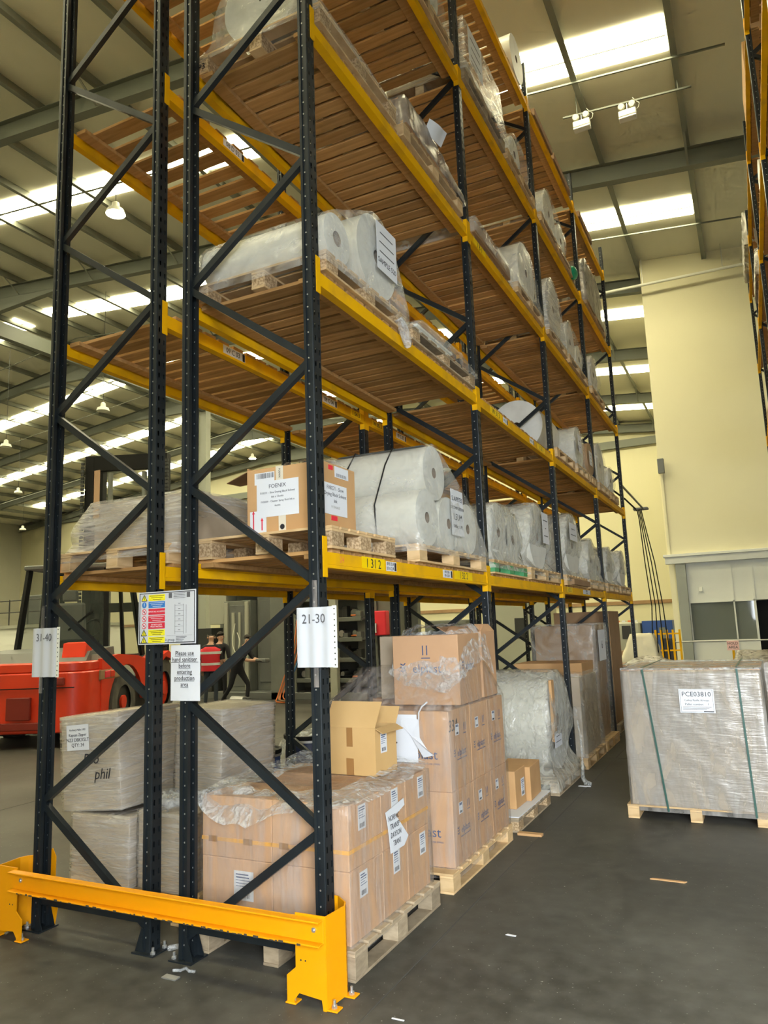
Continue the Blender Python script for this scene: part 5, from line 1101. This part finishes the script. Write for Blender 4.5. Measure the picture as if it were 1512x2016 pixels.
t = thing('cable_bundle', 'bundle of black cables hanging from a bracket by the cream wall', 'cables', (-.25,14.0,0))
MB().tube([(-.25,-2.6,4.52),(-.15,-1.4,4.42),(-.05,-.4,4.35),(.05,.6,4.22)], .02, 6).build('cable', M['black'], t, smooth=60)
for i in range(4):
    x = .06+.03*i; MB().tube([(x,.5,4.25),(x+.02,.62,4.0),(x+.05+.04*i,.7,3.0),(x+.10+.05*i,.8,2.0),(x+.02+.09*i,.9,1.0),(x+.02+.1*i,.95,.05)], .012, 6).build('cable', M['black'], t, smooth=60)
MB().box(-.02,.30,.45,.7,4.22,4.26).build('bracket', M['mid'], t); MB().bar((.2,-2.75,4.30),(.2,.6,4.23),.03,.03).build('bracket_arm', M['mid'], t)
t = thing('mezzanine_platform', 'white raised platform with dark handrails at the far left', 'platform', (-28.4,20.5,0)); MB().box(-4,1.8,0,4,0,2.35).build('base_room', M['wallwhite'], t); MB().box(-4.1,1.9,-.1,4,2.35,2.5).build('platform_deck', M['metalpale'], t)
for x in (-3.9,-2.6,-1.3,0,1.0,1.8): MB().cyl((x,0,2.5),(x,0,3.7),.03,8).build('rail_post', M['dark'], t)
for z in (3.1,3.65): MB().cyl((-4,0,z),(1.85,0,z),.025,8).build('hand_rail', M['dark'], t)
MB().box(-1.2,.2,.5,1.4,2.5,3.9).build('machine_block', M['mid'], t, bevel=.05)
# ================================================================== people
PEOPLE = []
M['skin'] = mat('skin', (.52,.30,.20), .6); M['cloth'] = mat('black_cloth', (.014,.014,.017), .9); M['jeans'] = mat('dark_jeans', (.035,.045,.06), .9); M['hivis'] = mat('red_vest', (.68,.02,.035), .7); M['band'] = mat('reflective_band', (.68,.68,.66), .4); M['hairdark'] = mat('dark_hair', (.02,.013,.01), .8); M['hairgrey'] = mat('grey_hair', (.16,.13,.10), .8); M['shoe'] = mat('boot', (.012,.012,.012), .6); M['glove'] = mat('glove', (.10,.10,.09), .8)
def person(label, loc, rz, J, top, legs, hair, bald=False, vest=False, gloves=False):
    """J: joint positions in the person's frame (faces -Y... +Y is front); one skin-grown body"""
    t = thing('person', label, 'person', loc, rz)
    V = []; E = []; Rr = []; idx = {}
    def v(n, p, r): idx[n] = len(V); V.append(Vector(p)); Rr.append(r); return idx[n]
    def e(a, b): E.append((idx[a], idx[b]))
    v('pelvis', J['pelvis'], (.145,.115)); v('waist', J['waist'], (.135,.105)); v('chest', J['chest'], (.165,.115)); v('upper', J['upper'], (.13,.10)); v('neck', J['neck'], (.058,.058)); v('jaw', J['jaw'], (.070,.080)); v('face', J['face'], (.078,.095)); v('crown', J['crown'], (.060,.070))
    for a, b in (('pelvis','waist'),('waist','chest'),('chest','upper'),('upper','neck'),('neck','jaw'),('jaw','face'),('face','crown')): e(a, b)
    for s in 'LR':
        v('sh'+s, J['sh'+s], (.072,.072)); v('el'+s, J['el'+s], (.050,.050)); v('wr'+s, J['wr'+s], (.032,.036)); v('pa'+s, J['pa'+s], (.036,.024))
        e('upper','sh'+s); e('sh'+s,'el'+s); e('el'+s,'wr'+s); e('wr'+s,'pa'+s)
        d = (Vector(J['pa'+s])-Vector(J['wr'+s])).normalized(); side = d.cross(Vector((0,0,1))); side = side.normalized() if side.length > .1 else Vector((0,1,0))
        for k, (o_, ln) in enumerate(((-.030,.060),(-.010,.075),(.010,.080),(.028,.068))):
            b = Vector(J['pa'+s])+side*o_+d*.02; m_ = b+d*ln*.6+Vector((0,0,-.01)); q = b+d*ln*.85+Vector((0,0,-.035))
            v('f%d%s'%(k,s), b, (.009,.009)); v('g%d%s'%(k,s), m_, (.009,.009)); v('h%d%s'%(k,s), q, (.008,.008)); e('pa'+s,'f%d%s'%(k,s)); e('f%d%s'%(k,s),'g%d%s'%(k,s)); e('g%d%s'%(k,s),'h%d%s'%(k,s))
        v('t0'+s, Vector(J['wr'+s])+d*.03-side*.035, (.011,.011)); v('t1'+s, Vector(J['wr'+s])+d*.075-side*.060+Vector((0,0,-.015)), (.009,.009)); e('wr'+s,'t0'+s); e('t0'+s,'t1'+s)
        v('hip'+s, J['hip'+s], (.095,.095)); v('kn'+s, J['kn'+s], (.062,.062)); v('an'+s, J['an'+s], (.042,.045)); v('to'+s, J['to'+s], (.042,.030)); e('pelvis','hip'+s); e('hip'+s,'kn'+s); e('kn'+s,'an'+s); e('an'+s,'to'+s)
    me = bpy.data.meshes.new('body'); me.from_pydata(V, E, []); o = place('body', me, t)
    md = o.modifiers.new('skin', 'SKIN'); md.use_smooth_shade = True
    for i, sv in enumerate(me.skin_vertices[0].data): sv.radius = Rr[i]; sv.use_root = (i == 0)
    sb = o.modifiers.new('sub', 'SUBSURF'); sb.levels = 1; sb.render_levels = 1
    PEOPLE.append((o, [V[a].lerp(V[b], f_) for a, b in E for f_ in (.25,.75)], [(a, b) for a, b in E for f_ in (0,1)], {i: n for n, i in idx.items()}, top, legs, gloves))
    f = Vector(J['face']); up = (Vector(J['crown'])-Vector(J['jaw'])).normalized(); fw = Vector(J.get('look', (0,1,0))).normalized(); sd = fw.cross(up).normalized()
    b = MB()
    for i in range(14):
        for k in range(9):
            pass
    hb = bmesh.new(); bmesh.ops.create_icosphere(hb, subdivisions=3, radius=1)
    for q in list(hb.verts):
        if q.co.z < (-.15 if q.co.y < .1 else .42) or (bald and q.co.z > .45): hb.verts.remove(q)
    for q in hb.verts: q.co = f + up*.035 + sd*q.co.x*.098 + fw*(q.co.y*.112-.006) + up*q.co.z*.115
    hm = bpy.data.meshes.new('hair'); hb.to_mesh(hm); hb.free(); hm.materials.append(M[hair]); shade(hm, 180); place('hair', hm, t)
    for s in (-1,1):
        MB().ico(f+sd*s*.092-up*.005, .028, (.5,.8,1.1), 1).build('ear', M['skin'], t, smooth=180); MB().ico(f+fw*.093+sd*s*.034+up*.012, .011, n=1).build('eye', M['ink'], t, smooth=180)
    MB().ico(f+fw*.108-up*.015, .018, (.8,1,1.3), 1).build('nose', M['skin'], t, smooth=180); MB().ico(f+fw*.092-up*.055, .020, (1.2,.5,.35), 1).build('mouth', M['red'], t, smooth=180)
    if vest:
        n = 24; c0 = Vector(J['pelvis']); c1 = Vector(J['upper'])
        rings = [(-.12,.235,.185),(.05,.225,.175),(.2,.24,.178),(.38,.265,.185),(.50,.25,.165),(.57,.16,.12)]
        pts = []
        for h_, a, c in rings:
            cc = c0.lerp(c1, h_/.56 if h_ > 0 else h_/.56)
            pts.append([cc + Vector((a*math.cos(2*math.pi*k/n), c*math.sin(2*math.pi*k/n), 0)) for k in range(n)])
        MB().add([p for r in pts for p in r], [(i*n+k, i*n+(k+1)%n, (i+1)*n+(k+1)%n, (i+1)*n+k) for i in range(len(pts)-1) for k in range(n)]).build('vest', M['hivis'], t, smooth=60)
        for h_ in (.08,.40):
            cc = c0.lerp(c1, h_/.56); a, c = (.234,.183) if h_ < .2 else (.271,.191)
            MB().add([cc+Vector((a*math.cos(2*math.pi*k/n), c*math.sin(2*math.pi*k/n), dz)) for dz in (-.03,.03) for k in range(n)], [(k,(k+1)%n,n+(k+1)%n,n+k) for k in range(n)]).build('reflective_band', M['band'], t, smooth=60)
    return t
base = dict(pelvis=(0,0,.95), waist=(0,0,1.10), chest=(0,.01,1.27), upper=(0,0,1.42), neck=(0,.01,1.52), jaw=(0,.035,1.585), face=(0,.03,1.65), crown=(0,.015,1.70),
    shL=(-.19,0,1.41), elL=(-.25,-.02,1.12), wrL=(-.25,.10,.90), paL=(-.245,.13,.83), shR=(.19,0,1.41), elR=(.25,-.02,1.12), wrR=(.25,.10,.90), paR=(.245,.13,.83),
    hipL=(-.10,0,.88), knL=(-.12,.02,.48), anL=(-.13,-.02,.08), toL=(-.14,.13,.04), hipR=(.10,0,.88), knR=(.12,.02,.48), anR=(.13,-.02,.08), toR=(.14,.13,.04))
person('person in a red vest with white bands seen from behind', (-9.98,11.25,0), math.radians(25), base, 'cloth', 'jeans', 'hairgrey', True, True)
j2 = dict(base); j2['look'] = (.6,-.5,-.2)
person('person in black standing behind the red-vested one', (-10.42,12.15,0), math.radians(15), {**base, 'look': (.7,-.6,-.1)}, 'cloth', 'cloth', 'hairdark')
lean = dict(pelvis=(0,0,.90), waist=(.04,0,1.04), chest=(.12,0,1.20), upper=(.20,0,1.33), neck=(.26,0,1.43), jaw=(.31,0,1.48), face=(.32,0,1.545), crown=(.315,0,1.595),
    shL=(.20,.19,1.32), elL=(.36,.22,1.08), wrL=(.60,.14,1.05), paL=(.68,.12,1.05), shR=(.20,-.19,1.32), elR=(.36,-.22,1.08), wrR=(.60,-.12,1.06), paR=(.68,-.10,1.06),
    hipL=(.02,.10,.84), knL=(.26,.12,.48), anL=(.20,.12,.08), toL=(.34,.12,.04), hipR=(-.02,-.10,.84), knR=(-.10,-.12,.46), anR=(-.36,-.12,.09), toR=(-.23,-.12,.04), look=(1,0,-.25))
person('person in black leaning forward to handle cables at the press', (-9.55,11.7,0), math.radians(8), lean, 'cloth', 'cloth', 'hairdark', gloves=True)
tag(MB().box(-.15,.15,-.1,.1,0,.10).build('tool_bundle', M['mid'], None, bevel=.02, loc=(-8.86,11.82,1.0)), 'grey bundle held in both hands of the leaning person', 'tool')
t = thing('pump_unit', 'small motor unit on the floor at the leaning person\'s feet', 'machine', (-9.2,11.35,0)); MB().cyl((-.22,0,.14),(.15,0,.14),.11,14).build('motor', M['zinc'], t, smooth=40); MB().box(-.26,.3,-.14,.14,0,.04).build('base_frame', M['dark'], t); MB().box(.15,.28,-.09,.09,.04,.22).build('pump_head', M['mid'], t)
# ------------------------------------------------------------------ finish
def finish_people():
    dg = bpy.context.evaluated_depsgraph_get()
    for (o, mids, ed, names, top, legs, gloves) in PEOPLE:
        me = bpy.data.meshes.new_from_object(o.evaluated_get(dg)); me.name = 'body'
        me.materials.clear(); ms = [M['skin'], M[top], M[legs], M['shoe'], M['glove']]
        for m in ms: me.materials.append(m)
        for p in me.polygons:
            c = p.center; best = min(range(len(mids)), key=lambda i: (mids[i]-c).length_squared); a, b = ed[best]; na, nb = names[a], names[b]
            if nb in ('neck',) : k = 1 if c.z < 99 and nb == 'neck' and best % 2 == 0 else 0
            elif nb in ('jaw','face','crown'): k = 0
            elif nb[:2] in ('wr','pa') or nb[0] in 'fght' and nb[:2] != 'to' and nb[:3] != 'hip' and nb != 'face': k = 4 if (gloves and nb[:2] != 'wr') else 0
            elif nb[:2] in ('kn','an') or nb[:3] == 'hip': k = 2
            elif nb[:2] == 'to': k = 3
            else: k = 1
            p.material_index = k; p.use_smooth = True
        o.modifiers.clear(); o.data = me
finish_people(); finish_texts()
